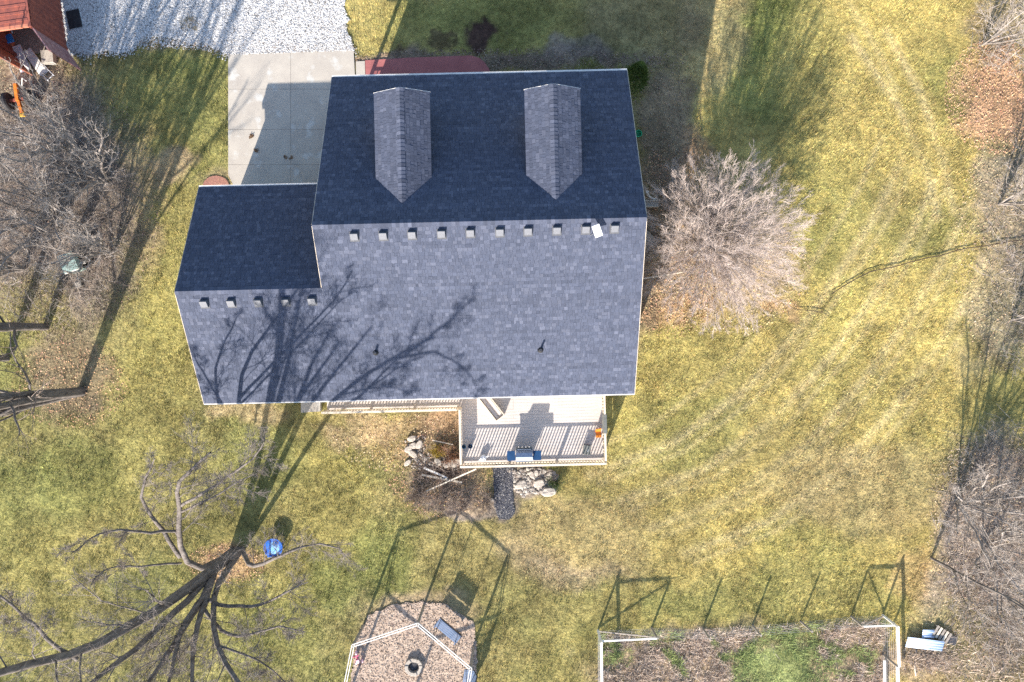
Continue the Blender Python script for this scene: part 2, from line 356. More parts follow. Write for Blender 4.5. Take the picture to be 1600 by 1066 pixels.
def inpoly(px, py, P):
    r = np.zeros(len(px), bool); n = len(P)
    for i in range(n):
        x0, y0 = P[i]; x1, y1 = P[(i + 1) % n]
        if y0 == y1: continue
        k = ((y0 > py) != (y1 > py)) & (px < (x1 - x0) * (py - y0) / (y1 - y0) + x0)
        r ^= k
    return r

def build_grass():
    n = 340000
    px = RN.uniform(-70, 1670, n); py = RN.uniform(-70, 1136, n)
    c, turf = gcol(px, py)
    keep = RN.random(n) < (0.12 + 0.88 * turf)
    for P in (DRIVE, PATIO, GRAVEL, PADP, PATHP, HOUSEP): keep &= ~inpoly(px, py, P)
    weed = np.hypot((px - 297) / 15, (py - 38) / 13) < 1
    keep |= weed & (RN.random(n) < .8); c[weed] = c[weed] * .4 + np.array(BROWN) * .5
    px, py, c, turf = px[keep], py[keep], c[keep], turf[keep]
    n = len(px); B = 4
    x = (px - 800) * PX; y = (533 - py) * PX
    cl = (fbm(px, py, 7, 1, 2) - .5) * 2
    base = np.repeat(np.stack([x, y, np.where(np.hypot((px - 297) / 15, (py - 38) / 13) < 1, .05, -0.02)], 1), B, 0) + np.concatenate([RN.normal(0, .04, (n * B, 2)), np.zeros((n * B, 1))], 1)
    a = RN.uniform(0, 2 * np.pi, n * B); L = np.repeat(0.088 * (1 + .65 * cl), B) * RN.uniform(.6, 1.6, n * B); lean = RN.uniform(.35, 1.25, n * B)
    tip = base + np.stack([np.cos(a) * np.sin(lean) * L, np.sin(a) * np.sin(lean) * L, np.cos(lean) * L + .03], 1)
    w = RN.uniform(.005, .0115, n * B)
    sd = np.stack([-np.sin(a) * w, np.cos(a) * w, np.zeros(n * B)], 1)
    V = np.stack([base - sd, base + sd, tip], 1).reshape(-1, 3)
    cc = np.repeat(c * np.exp(RN.normal(.02, .25, (n, 1))), B, 0) * RN.uniform(.7, 1.3, (n * B, 1)) * (1 + RN.normal(0, .06, (n * B, 3)))
    dry = RN.random(n * B) < .12; cc[dry] = cc[dry] * .55 + np.array((0.5, 0.41, 0.25)) * .45 * RN.uniform(.6, 1.1, (dry.sum(), 1))
    cc = np.repeat(np.clip(cc, .01, .85), 3, 0)
    T = np.arange(len(V)).reshape(-1, 3)
    o = np_mesh('grass', V, tris=T, m=M_blade, col=cc)
    tag(o, 'short winter grass blades covering the lawn', 'grass', kind='stuff')
build_grass()

def scatter_leaves():
    spots = [(1560, 150, 75, 80, 5200, LEAF), (80, 320, 150, 190, 7000, BROWN), (1050, 380, 75, 130, 4200, LEAF), (1040, 200, 50, 110, 1800, BROWN), (355, 880, 55, 28, 900, LEAF), (110, 600, 80, 60, 1500, LEAF),
             (1550, 820, 90, 130, 3500, TAN), (1560, 400, 60, 160, 2200, TAN), (790, 95, 220, 16, 2500, BROWN), (690, 740, 75, 60, 1800, LEAF), (1540, 1000, 90, 80, 1500, TAN), (620, 690, 90, 40, 900, TAN), (1130, 430, 120, 80, 2500, TAN), (50, 110, 90, 40, 900, TAN)]
    P = []; C = []
    for cx, cy, rx, ry, n, k in spots:
        r = np.sqrt(RN.random(n)) * 1.15; a = RN.uniform(0, 2 * np.pi, n)
        P.append(np.stack([cx + rx * r * np.cos(a), cy + ry * r * np.sin(a)], 1))
        C.append(np.array(k)[None] * RN.uniform(.55, 1.5, (n, 1)) * (1 + RN.normal(0, .08, (n, 3))))
    P = np.concatenate(P); C = np.concatenate(C); k = np.ones(len(P), bool)
    for Q in (DRIVE, PATIO, HOUSEP, PATHP): k &= ~inpoly(P[:, 0], P[:, 1], Q)
    P, C = P[k], C[k]
    for cx, cy, q in ((393.5, 214, 70), (401, 236, 45), (447, 247, 25), (456, 247, 18)):
        P = np.concatenate([P, RN.normal((cx, cy), 1.5, (q, 2))]); C = np.concatenate([C, np.array((.2, .12, .07))[None] * RN.uniform(.5, 1.3, (q, 1))])
    n = len(P)
    b = np.stack([(P[:, 0] - 800) * PX, (533 - P[:, 1]) * PX, RN.uniform(.02, .06, n) + np.where(inpoly(P[:, 0], P[:, 1], DRIVE), .05, 0)], 1)
    a = RN.uniform(0, 6.28, n); s = RN.uniform(.016, .042, n)
    u = np.stack([np.cos(a), np.sin(a), RN.normal(0, .45, n)], 1) * s[:, None]; v = np.stack([-np.sin(a), np.cos(a), RN.normal(0, .45, n)], 1) * s[:, None] * .7
    V = np.stack([b - u, b - v, b + u, b + v], 1).reshape(-1, 3)
    o = np_mesh('fallen_leaves', V, quads=np.arange(len(V)).reshape(-1, 4), m=M_leaf, col=np.repeat(np.clip(C, .01, .8), 4, 0))
    tag(o, 'fallen brown leaves under the trees and beside the house', 'leaves', kind='stuff')
scatter_leaves()

# ------------------------------------------------------------------ gravel, driveway, patio, pads
def rough_poly(P, amp, step, seed):
    r = random.Random(seed); out = []
    for i in range(len(P)):
        a, b = P[i], P[(i + 1) % len(P)]; L = math.hypot(b[0] - a[0], b[1] - a[1]); n = max(1, int(L / step))
        for k in range(n):
            t = k / n; out.append((a[0] + (b[0] - a[0]) * t + r.uniform(-amp, amp), a[1] + (b[1] - a[1]) * t + r.uniform(-amp, amp)))
    return out
def gxy(P): return [((p[0] - 800) * PX, (533 - p[1]) * PX) for p in P]

tag(MB().prism(gxy(rough_poly(GRAVEL, 2.5, 6, 3)), -0.05, 0.052).build('gravel_drive', M_gravel), 'white crushed stone parking area behind the concrete driveway', kind='structure')

def stones(name, P, n, smin, smax, cols, z, label, parent=None, exclude=None):
    P_ = np.array(P); lo = np.maximum(P_.min(0), -70); hi = np.minimum(P_.max(0), (1670, 1140))
    px = RN.uniform(lo[0], hi[0], n); py = RN.uniform(lo[1], hi[1], n)
    k = inpoly(px, py, P)
    if exclude is not None: k &= ~exclude(px, py)
    px, py = px[k], py[k]; n = len(px)
    s = RN.uniform(smin, smax, n); a = RN.uniform(0, 6.28, n)
    c = np.stack([(px - 800) * PX, (533 - py) * PX, np.full(n, z)], 1)
    V = []
    for j in range(4):
        t = a + j * math.pi / 2; rr = s * RN.uniform(.7, 1.2, n)
        V.append(c + np.stack([np.cos(t) * rr, np.sin(t) * rr, np.full(n, -.004)], 1))
    V.append(c + np.stack([RN.normal(0, .3, n) * s, RN.normal(0, .3, n) * s, s * RN.uniform(.5, 1.0, n)], 1))
    V = np.stack(V, 1).reshape(-1, 3); b = np.arange(n)[:, None] * 5
    T = np.concatenate([b + np.array([[j, (j + 1) % 4, 4]]) for j in range(4)], 1).reshape(-1, 3)
    ci = RN.integers(0, len(cols), n); C = np.array(cols)[ci] * RN.uniform(.8, 1.15, (n, 1))
    o = np_mesh(name, V, tris=T, m=M_stone_bits, col=np.repeat(np.clip(C, 0, .9), 5, 0), parent=parent)
    return tag(o, label, 'gravel', kind='stuff')
W1, W2, W3, W4 = (.68, .66, .63), (.60, .585, .57), (.48, .455, .425), (.22, .20, .18)
stones('gravel_stones', GRAVEL, 60000, .02, .05, [W1, W1, W2, W1, W3, W2, W4], 0.052, 'loose white crushed stones of the parking area',
       exclude=lambda x, y: (np.hypot((x - 297) / 16, (y - 38) / 14) < RN.uniform(.4, 1.3, len(x))))
def edge_stones():
    E = rough_poly(GRAVEL[2:19] + [(552, 79)], 0, 2, 9); E = np.array(E[:-200] if len(E) > 2000 else E); E = E[(E[:, 1] > 20) & (E[:, 0] > 90)]
    q = E[RN.integers(0, len(E), 5000)] + RN.normal(0, 4.5, (5000, 2)); q = q[~inpoly(q[:, 0], q[:, 1], DRIVE)]
    P = np.array(q); n = len(P); s = RN.uniform(.015, .045, n); a = RN.uniform(0, 6.28, n)
    c = np.stack([(P[:, 0] - 800) * PX, (533 - P[:, 1]) * PX, np.full(n, .045)], 1)
    V = np.stack([c + np.stack([np.cos(a + j * 1.571) * s, np.sin(a + j * 1.571) * s, np.zeros(n)], 1) for j in range(4)] + [c + np.stack([0 * s, 0 * s, s * .8], 1)], 1).reshape(-1, 3)
    b = np.arange(n)[:, None] * 5; T = np.concatenate([b + np.array([[j, (j + 1) % 4, 4]]) for j in range(4)], 1).reshape(-1, 3)
    C = np.array([W1, W2, W3, W4, (.3, .22, .16)])[RN.integers(0, 5, n)]
    tag(np_mesh('stray_gravel', V, tris=T, m=M_stone_bits, col=np.repeat(C, 5, 0)), 'stray white stones strewn along the ragged gravel edge', 'gravel', kind='stuff')
edge_stones()
# a tuft of weeds breaking through the gravel
# driveway slabs with joints
def slab_piece(name, P, z, m, parent): return MB().prism(gxy(P), -0.05, z).build(name, m, parent, bevel=0.01)
drv = empty('driveway', at(455, 190)); tag(drv, 'pale concrete driveway in front of the attached garage', kind='structure')
drv_off = at(455, 190)
def rel(P, o): return [(p[0] - o.x, p[1] - o.y) for p in gxy(P)]
def split_drive():
    ys = [(87, 80, 80), (150, 144, 0), (207, 203, 0), (262, 258, 0), (305, 305, 0)]
    cols = [(357, 455), (455, 590)]
    for i in range(4):
        y0, y1 = [84, 140, 203, 258, 306][i], [84, 140, 203, 258, 306][i + 1]
        for j in range(2):
            if j == 0:
                P = [(357.3, y0 + (3 if i == 0 else .35)), (454.6, y0 + (-.6 if i == 0 else .35)), (454.6, y1 - .2), (357.3, y1 - .2)]
                if i == 3: P = [(357.3, y0 + .35), (454.6, y0 + .35), (454.6, y1), (375, y1), (357.3, 274)]
            else:
                x1 = 553 + (i > 0) * 3 + (i > 1) * 12 + (i > 2) * 8
                P = [(455.2, y0 + (-.6 if i == 0 else .35)), (x1, y0 + (-4 if i == 0 else .35)), (x1 + 3, y1 - .2), (455.2, y1 - .2)]
            MB().prism(rel(P, drv_off), -0.05, 0.06).build('concrete_slab', M_concrete, drv)
    MB().prism(rel([(357.6, 84), (553, 79.6), (565, 305), (372, 305), (357.6, 274)], drv_off), -0.06, 0.052).build('joint_filler', M_jointc, drv)
split_drive()
tag(MB().prism(gxy([(556.6, 97), (570.4, 96.3), (573.5, 200), (557, 200)]), -0.05, 0.062).build('walkway', M_concrete), 'short pale concrete walk joining driveway and red patio', kind='structure')
tag(MB().prism(gxy(PATIO), -0.05, 0.066).build('patio', M_red, bevel=0.01), 'red stained concrete front patio with rounded corner', kind='structure')
_c = [(338 + 20.5 * math.cos(t * .3), 291 + 16 * math.sin(t * .3)) for t in range(21)]
tag(MB().prism(gxy(_c), -0.05, 0.05).build('paver_pad', mat('red_brick_paver', (0.36, 0.17, 0.125), (0.25, 0.12, 0.09), scale=14, bump=.01, bscale=30)), 'small round red paver pad at the garage corner', kind='structure')
tag(MB().prism(gxy(rough_poly(PADP, 2.5, 7, 5)), -0.05, 0.05).build('gravel_pad', M_pad), 'round bed of brown pea gravel under the swing pergola', kind='structure')
stones('pea_gravel', PADP, 9000, .02, .05, [(.44, .34, .26), (.36, .27, .2), (.52, .42, .34), (.22, .16, .12)], 0.05, 'loose brown pea gravel of the round bed')
tag(MB().prism(gxy(rough_poly(PATHP, 1.0, 5, 6)), -0.05, 0.055).build('path', M_slate), 'dark slate gravel path leading away from the deck', kind='structure')
stones('slate_chips', PATHP, 2600, .015, .04, [(.07, .07, .085), (.05, .05, .06), (.11, .11, .13), (.3, .28, .26)], 0.055, 'loose dark slate chips on the path below the deck')

# ------------------------------------------------------------------ house
TH = math.radians(1.33)
HC = at(748.5, 346, 6.185)
HX, HY = HC.x, HC.y
def w2h(p): # world to house frame
    dx, dy = p[0] - HX, p[1] - HY
    return (dx * math.cos(TH) + dy * math.sin(TH), -dx * math.sin(TH) + dy * math.cos(TH))
def h2w(u, v, z=0): return Vector((HX + u * math.cos(TH) - v * math.sin(TH), HY + u * math.sin(TH) + v * math.cos(TH), z))
ZE, ZR, D, SL = 2.72, 6.185, 6.93, 0.5
UL, UR, UG = -6.32, 6.34, -12.13
VGR, VGN = -2.29, 2.35; ZGR = ZE + SL * (VGR + D)
house = empty('house', (HX, HY, 0), TH, 'large house with dark shingle roof, two front dormers and attached garage wing', 'house')

def slope_z(v, side=-1): return ZR - SL * abs(v)
SH_COLS = [(.075, .085, .120), (.069, .079, .112), (.081, .091, .127), (.066, .076, .109), (.077, .087, .122), (.097, .107, .145), (.073, .083, .117)]

def clip(poly, a, b, c):  # keep a*x+b*y<=c
    out = []
    for i in range(len(poly)):
        p, q = poly[i - 1], poly[i]; dp = a * p[0] + b * p[1] - c; dq = a * q[0] + b * q[1] - c
        if (dp > 0) != (dq > 0):
            t = dp / (dp - dq); out.append((p[0] + (q[0] - p[0]) * t, p[1] + (q[1] - p[1]) * t))
        if dq <= 0: out.append(q)
    return out

def shingles(poly, parent, seed, expo=0.143):
    """poly: convex 3-D polygon, first edge = the eave (bottom course)."""
    r = random.Random(seed)
    P = [Vector(p) for p in poly]
    e1 = (P[1] - P[0]).normalized(); n = e1.cross(P[2] - P[0]).normalized()
    if n.z < 0: n = -n
    e2 = n.cross(e1).normalized()
    if e2.z < 0: e2 = -e2
    Q = [((p - P[0]).dot(e1), (p - P[0]).dot(e2)) for p in P]
    ar = sum(Q[i][0] * Q[(i + 1) % len(Q)][1] - Q[(i + 1) % len(Q)][0] * Q[i][1] for i in range(len(Q)))
    if ar < 0: Q = Q[::-1]
    hp = []
    for i in range(len(Q)):
        p, q = Q[i], Q[(i + 1) % len(Q)]; dx, dy = q[0] - p[0], q[1] - p[1]
        hp.append((dy, -dx, dy * p[0] - dx * p[1]))
    s0, s1 = min(q[0] for q in Q), max(q[0] for q in Q); t0, t1 = min(q[1] for q in Q), max(q[1] for q in Q)
    V, F, C = [], [], []
    nrow = int((t1 - t0) / expo) + 1
    for j in range(nrow):
        ta, tb = t0 + j * expo, t0 + (j + 1) * expo + 0.004
        s = s0 - r.uniform(0, .3); rowv = r.uniform(.93, 1.07)
        while s < s1:
            w = r.choice((.10, .13, .16, .18, .24)); h = .012 + r.choice((0, .003, .007)); tl = r.choice((0, 0, 0, .002, .006, .010))
            q = [(s + .003, ta), (s + w - .003, ta), (s + w - .003, tb), (s + .003, tb)]; s += w
            for a, b, c in hp:
                q = clip(q, a, b, c)
                if len(q) < 3: break
            if len(q) < 3: continue
            k = len(V); cc = r.choice(SH_COLS); f = rowv * r.uniform(.88, 1.1)
            for (a, b) in q:
                V.append(P[0] + e1 * a + e2 * b + n * (h - tl * (b - ta) / expo)); C.append([x * f for x in cc])
            F.append(tuple(range(k, k + len(q))))
            low = [i for i in range(len(q)) if abs(q[i][1] - ta) < 1e-5]
            if len(low) >= 2:
                k2 = len(V)
                for i in low[:2]: V.append(P[0] + e1 * q[i][0] + e2 * q[i][1]); C.append([x * .8 for x in cc])
                F.append((k + low[0], k2, k2 + 1, k + low[1]))
    me = bpy.data.meshes.new('shingles'); me.from_pydata([tuple(v) for v in V], [], F); me.materials.append(M_shingle)
    a = me.color_attributes.new('col', 'FLOAT_COLOR', 'POINT')
    c4 = np.ones((len(V), 4), np.float32); c4[:, :3] = C; a.data.foreach_set('color', c4.ravel()); me.update()
    o = bpy.data.objects.new('shingles', me); COL.objects.link(o); o.parent = parent; o['kind'] = 'stuff'
    return o

def slope(poly, seed, thick=0.16):
    P = [Vector(p) for p in poly]
    n = (P[1] - P[0]).cross(P[2] - P[0]).normalized()
    if n.z < 0: n = -n
    o = MB().poly_slab([p - n * 0.004 for p in P], (0, 0, -thick)).build('roof', M_under, house)
    shingles(poly, o, seed)
    return o
def Z(v): return ZR - SL * abs(v)
def ZG(v): return ZGR - SL * abs(v - VGR)
slope([(UL, D, Z(D)), (UR, D, Z(D)), (UR, 0, ZR), (UL, 0, ZR)], 1)
slope([(UL, -D, Z(D)), (UR, -D, Z(D)), (UR, 0, ZR), (UL, 0, ZR)], 2)
slope([(UG, -D, ZG(-D)), (UL - .002, -D, ZG(-D)), (UL - .002, VGR, ZGR), (UG, VGR, ZGR)], 3)
slope([(UG, VGN, ZG(VGN)), (UL + .3, VGN, ZG(VGN)), (UL + .3, VGR, ZGR), (UG, VGR, ZGR)], 4)

def ridge_caps(a, b, seed, sl=SL):
    r = random.Random(seed); a, b = Vector(a), Vector(b); d = (b - a); L = d.length; d.normalize(); side = Vector((-d.y, d.x, 0))
    V, F, C = [], [], []
    n = int(L / .15)
    for i in range(n):
        p0, p1 = a + d * (i * L / n), a + d * ((i + 1) * L / n + .01); h0, h1 = .034, .020
        k = len(V); f = r.uniform(.8, 1.2); cc = r.choice(SH_COLS)
        for p, h in ((p0, h0), (p1, h1)):
            V += [p + side * .15 + Vector((0, 0, h - .15 * sl)), p + Vector((0, 0, h)), p - side * .15 + Vector((0, 0, h - .15 * sl))]
        F += [(k, k + 1, k + 4, k + 3), (k + 1, k + 2, k + 5, k + 4)]
        V += [p0 + side * .15 + Vector((0, 0, -.15 * sl)), p0, p0 - side * .15 + Vector((0, 0, -.15 * sl))]
        F += [(k, k + 6, k + 7, k + 1), (k + 1, k + 7, k + 8, k + 2)]
        C += [[x * f for x in cc]] * 9
    me = bpy.data.meshes.new('ridge_cap'); me.from_pydata([tuple(v) for v in V], [], F); me.materials.append(M_shingle)
    at_ = me.color_attributes.new('col', 'FLOAT_COLOR', 'POINT'); c4 = np.ones((len(V), 4), np.float32); c4[:, :3] = C; at_.data.foreach_set('color', c4.ravel())
    o = bpy.data.objects.new('ridge_cap', me); COL.objects.link(o); o.parent = house; o['kind'] = 'stuff'
ridge_caps((UL, 0, ZR), (UR, 0, ZR), 5)
ridge_caps((UG, VGR, ZGR), (UL, VGR, ZGR), 6)

# walls
VP = 6.55
UWL, UWR, VWS, VWN, UGW, VGW = -6.0, 6.02, -6.55, 4.9, -11.8, 2.0
def wall_x(u, v0, v1, ztop, th=.16, name='wall'):
    pts = [(v0, 0)] + [(v1, 0)]
    vs = np.linspace(v1, v0, 25)
    top = [(v, ztop(v) - .2) for v in vs]
    P = [(u, v, z) for v, z in pts] + [(u, v, z) for v, z in top]
    return MB().poly_slab(P, (th, 0, 0)).build(name, M_siding, house)
wall_x(UWR - .16, VWS, VWN + 1.6 * 0, Z); wall_x(UWL, VWS, VWN, Z); wall_x(UGW, VWS, VGW, ZG)
def wall_y(v, u0, u1, ztop, name='wall', th=.16): return MB().box(((u0 + u1) / 2, v, ztop / 2), (u1 - u0, th, ztop)).build(name, M_siding, house)
wall_y(VWS + .08, UGW + .165, UWR - .165, Z(VWS) - .22); wall_y(VWN - .08, UWL + .165, UWR - .165, Z(VWN) - .22)
wall_y(VGW - .08, UGW + .165, UWL - .01, ZG(VGW) - .22)
# doors and windows
def window(c, w, h, axis, out, name='window'):
    o = MB().box(c, (w if axis == 'u' else .05, .05 if axis == 'u' else w, h)).build(name, M_trim, house)
    d = Vector((0, out * .03, 0)) if axis == 'u' else Vector((out * .03, 0, 0))
    k = Vector((1, 0, 0)) if axis == 'u' else Vector((0, 1, 0))
    for s in (-1, 1):
        p = Vector(c) + d + k * (s * w * .235)
        MB().box(p, (w * .42 if axis == 'u' else .03, .03 if axis == 'u' else w * .42, h * .86)).build('pane', M_glass, o)
    return o
for u in (-9.8, -4.2, -1.9): window((u, VWS - .03, 1.75), 1.1, 1.1, 'u', -1)
window((1.6, VWS - .03, 1.72), 2.2, 2.0, 'u', -1, 'door'); window((4.4, VWS - .03, 1.85), 1.2, 1.1, 'u', -1)
for v in (-4, 0, 3.2): window((UWR + .03, v, 1.7), 1.1, 1.2, 'v', 1)
window((UWR + .03, 0, 4.4), .9, 1.0, 'v', 1)
for u in (-4.4, 3.2): window((u, VWN + .03, 1.6), 1.5, 1.3, 'u', 1)
fd = MB().box((-.4, VWN + .035, 1.1), (1.0, .06, 2.1)).build('door', M_trim, house); MB().box((-.05, VWN + .08, 1.05), (.05, .06, .12)).build('handle', M_black, fd)
for u in (-10.3, -7.6):
    g = MB().box((u, VGW + .03, 1.1), (2.45, .06, 2.15)).build('garage_door', M_trim, house)
    for k in range(4): MB().box((u, VGW + .066, .33 + k * .52), (2.3, .02, .44)).build('panel', M_white, g)
# gutters, fascia, rake boards
def strip(a, b, w, h, name='gutter', m=M_trim): return MB().bar(a, b, w, h).build(name, m, house)
strip((UL, D + .045, ZE - .06), (UR, D + .045, ZE - .06), .085, .12); strip((UL, -D - .03, ZE - .07), (UR, -D - .03, ZE - .07), .05, .12)
strip((UG, -D - .03, ZE - .07), (UL, -D - .03, ZE - .07), .05, .12); strip((UG, VGN + .04, ZE - .06), (UL - .02, VGN + .04, ZE - .06), .075, .12)
for u, v0, v1, f in ((UR + .012, D, 0, Z), (UR + .012, -D, 0, Z), (UL - .012, D, 0, Z), (UL - .012, VGR, 0, Z), (UG - .012, VGN, VGR, ZG), (UG - .012, -D, VGR, ZG)):
    strip((u, v0, f(v0) - .09), (u, v1, f(v1) - .09), .02, .16, 'rake_board', M_rail)
# boxed soffits under the eaves
def soffit(ua, ub, va, vb, zt, h=.26): MB().box(((ua + ub) / 2, (va + vb) / 2, zt - h / 2), (ub - ua, vb - va, h)).build('soffit', M_trim, house)
soffit(UG + .01, UL - .02, VGW + .01, VGN - .01, ZE - .15, .24); soffit(UG + .01, UR - .01, -D + .01, VWS - .01, ZE - .15, .12); soffit(UL + .01, UR - .01, VP + .08, D - .01, ZE - .15, .14)
soffit(UG + .01, UGW - .005, VWS, VGW, ZE - .15, .1)
# front porch posts, rail and dormers
for u in (-5.75, -1.95, 1.95, 5.75): MB().box((u, VP, (Z(VP) - .2 + .06) / 2), (.14, .14, Z(VP) - .26)).build('porch_post', M_trim, house, bevel=.01)
MB().bar((-5.68, VP, .95), (-2.02, VP, .95), .09, .05).build('porch_rail', M_trim, house)
MB().bar((-5.68, VP, .2), (-2.02, VP, .2), .05, .05).build('porch_rail', M_trim, house)
_bm = MB().box((0, 0, 0), (.035, .035, .70)).mesh('baluster', M_trim)
for i in range(24): link('baluster', _bm, house, (-5.5 + i * .145, VP, .575))

def dormer(uc, seed):
    zr, hw, vf = 5.78, 1.09, 5.28
    ze = zr - SL * hw; va = (ZR - zr) / SL; ve = (ZR - ze) / SL
    root = MB()
    # walls: front gable and two cheeks, one shell
    fw, vw = .86, vf - .28
    zb = Z(vw) - .15
    P = [(uc - fw, vw, zb), (uc + fw, vw, zb), (uc + fw, vw, zr - SL * fw - .12), (uc, vw, zr - .12), (uc - fw, vw, zr - SL * fw - .12)]
    root.poly_slab(P, (0, -.1, 0))
    for s in (-1, 1):
        u = uc + s * fw; zt = zr - SL * fw - .12
        vb = (ZR - zt) / SL
        root.poly_slab([(u, vw - .1, zb), (u, vw - .1, zt), (u, vb, zt)], (-s * .1, 0, 0))
    d = root.build('dormer', M_siding, house)
    for s in (-1, 1):
        poly = [(uc + s * hw, vf, ze), (uc + s * hw, ve - .02, ze), (uc, va - .02, zr), (uc, vf, zr)]
        PP = [Vector(p) for p in poly]; n = (PP[1] - PP[0]).cross(PP[3] - PP[0]).normalized(); n = -n if n.z < 0 else n
        o = MB().poly_slab([p - n * .004 for p in PP], (0, 0, -.09)).build('dormer_roof', M_under, d)
        sh = shingles(poly, d, seed + s + 1)
        MB().bar((uc + s * hw, vf + .012, ze - .06), (uc, vf + .012, zr - .06), .02, .12).build('rake_board', M_trim, d)
    w = MB().box((uc, vw + .02, 4.6), (.9, .05, 1.0)).build('window', M_trim, d)
    ridge_caps((uc, vf, zr), (uc, va + .05, zr), seed + 7)
dormer(-2.955, 20); dormer(2.945, 40)

# roof vents and plumbing pipes
def on_roof(px, py, zf):
    z = 5.0
    for _ in range(12):
        p = at(px, py, z); u, v = w2h(p); z = zf(v)
    return u, v, z
v_hood = MB(); v_hood.add([(-.15, -.15, 0), (.15, -.15, 0), (.15, .15, 0), (-.15, .15, 0), (-.14, -.14, .08), (.14, -.14, .08), (.14, .14, .17), (-.14, .14, .17)],
                          [(0, 3, 2, 1), (4, 5, 6, 7), (0, 1, 5, 4), (1, 2, 6, 5), (2, 3, 7, 6), (3, 0, 4, 7)])
v_hood = v_hood.mesh('hood', M_vent); v_fl = MB().box((0, -.02, .016), (.36, .40, .014)).mesh('flange', M_flange)
tilt = math.atan(SL)
for (px, py) in [(554, 369), (599, 368), (644, 366.5), (690, 365), (735, 363.5), (781, 362.5), (825, 361), (870, 359.5), (915, 358), (960, 356.5)] + [(320, 474), (362, 473), (404, 472), (447, 471), (488, 469.5)]:
    u, v, z = on_roof(px, py, Z)
    vo = link('roof_vent', v_fl, house, (u, v, z), (tilt, 0, 0)); link('hood', v_hood, vo, (0, 0, .02), (0, 0, 0))
for px, py, h, r in ((587, 551, .34, .045), (844.5, 547, .42, .045)):
    u, v, z = on_roof(px, py, Z)
    pp = MB().lathe([(r, -.05), (r, h), (r * .7, h), (r * .7, h - .1)], n=12).build('vent_pipe', M_vent, house); pp.location = (u, v, z)
    MB().lathe([(.13, -.06), (.12, .04), (.06, .12)], n=12).build('boot', M_black, pp)

# satellite dish: flat white panel on a roof mast
u, v, z = on_roof(925, 366, Z)
dish = empty('satellite_dish', h2w(u + .15, v + .05, z), TH, 'flat white rectangular satellite panel on a mast near the roof ridge', 'satellite dish')
MB().tube([(0, 0, -.03), (0, 0, .42)], .022, 8).build('mast', M_vent, dish)
MB().tube([(-.22, -.1, -.02), (0, 0, .25)], .014, 6).build('brace', M_vent, dish)
MB().box((0, 0, .45), (.30, .46, .04), M=Matrix.Rotation(.35, 3, 'Z') @ Matrix.Rotation(.25, 3, 'X')).build('panel', M_white, dish, bevel=.015)

# ------------------------------------------------------------------ deck
DZ = 0.70
u0, u1, v0, v1 = -1.27, 5.2, -10.12, -6.72
deck = empty('deck', h2w(2, -8.4), TH, 'weathered timber deck with baluster railing along the back of the house', 'deck')
DO = Vector((2, -8.4, 0))
def dl(u, v, z): return Vector((u - DO.x, v - DO.y, z))
pm = {}
def plank(ua, ub, v, w=.137):
    key = round(ub - ua, 3)
    if key not in pm: pm[key] = MB().box((0, 0, 0), (ub - ua, w, .036)).mesh('plank', M_deck)
    return link('plank', pm[key], deck, dl((ua + ub) / 2, v, DZ + R.uniform(-.002, .003)), (0, 0, R.uniform(-.0006, .0006)))
nb = int((v1 - v0 - .06) / .1425)
for i in range(nb):
    v = v0 + .1 + i * .1425
    s = u0 + R.choice((2.4, 3.66, 4.3))
    plank(u0, s - .003, v); plank(s + .003, u1, v)
for i in range(6):
    v = -7.52 + .075 + i * .1425; plank(-7.4, u0 - .004, v)
for u in (u0 + .2, 1.0, 3.0, u1 - .2): MB().bar(dl(u, v0 + .05, DZ - .12), dl(u, v1, DZ - .12), .05, .18).build('joist', M_post, deck)
for u in (-6.5, -4, -1.9): MB().bar(dl(u, -7.5, DZ - .12), dl(u, v1, DZ - .12), .05, .18).build('joist', M_post, deck)
RT = DZ + .86
def rail(a, b, name='top_rail'):
    MB().bar(dl(*a, RT), dl(*b, RT), .095, .04).build('top_rail', M_rail, deck, bevel=.006)
    MB().bar(dl(*a, DZ + .12), dl(*b, DZ + .12), .05, .06).build('bottom_rail', M_rail, deck)
    L = math.hypot(b[0] - a[0], b[1] - a[1]); n = int(L / .135)
    for i in range(1, n):
        t = i / n; link('baluster', BAL, deck, dl(a[0] + (b[0] - a[0]) * t, a[1] + (b[1] - a[1]) * t, DZ + .47))
    k = max(1, round(L / 2))
    for i in range(k + 1):
        t = i / k; MB().box(dl(a[0] + (b[0] - a[0]) * t, a[1] + (b[1] - a[1]) * t, (RT - .02) / 2), (.09, .09, RT - .025)).build('post', M_rail, deck)
BAL = MB().box((0, 0, 0), (.04, .04, .74)).mesh('baluster', M_rail)
rail((u0, v0), (u1, v0)); rail((u0, -7.56), (u0, v0 + .14)); rail((u1, v0 + .14), (u1, -6.75)); rail((-7.4, -7.56), (u0 - .14, -7.56))
MB().box(dl(u1 + .01, -8.35, RT - .2), (.16, .86, .46)).build('rail_cover', M_grey, deck, bevel=.02)
tag(MB().prism(gxy([(473, 628), (503, 626), (503, 642), (473, 644)]), 0, .28).build('concrete_step', M_concrete), 'pale concrete step at the end of the narrow deck walkway', 'step')

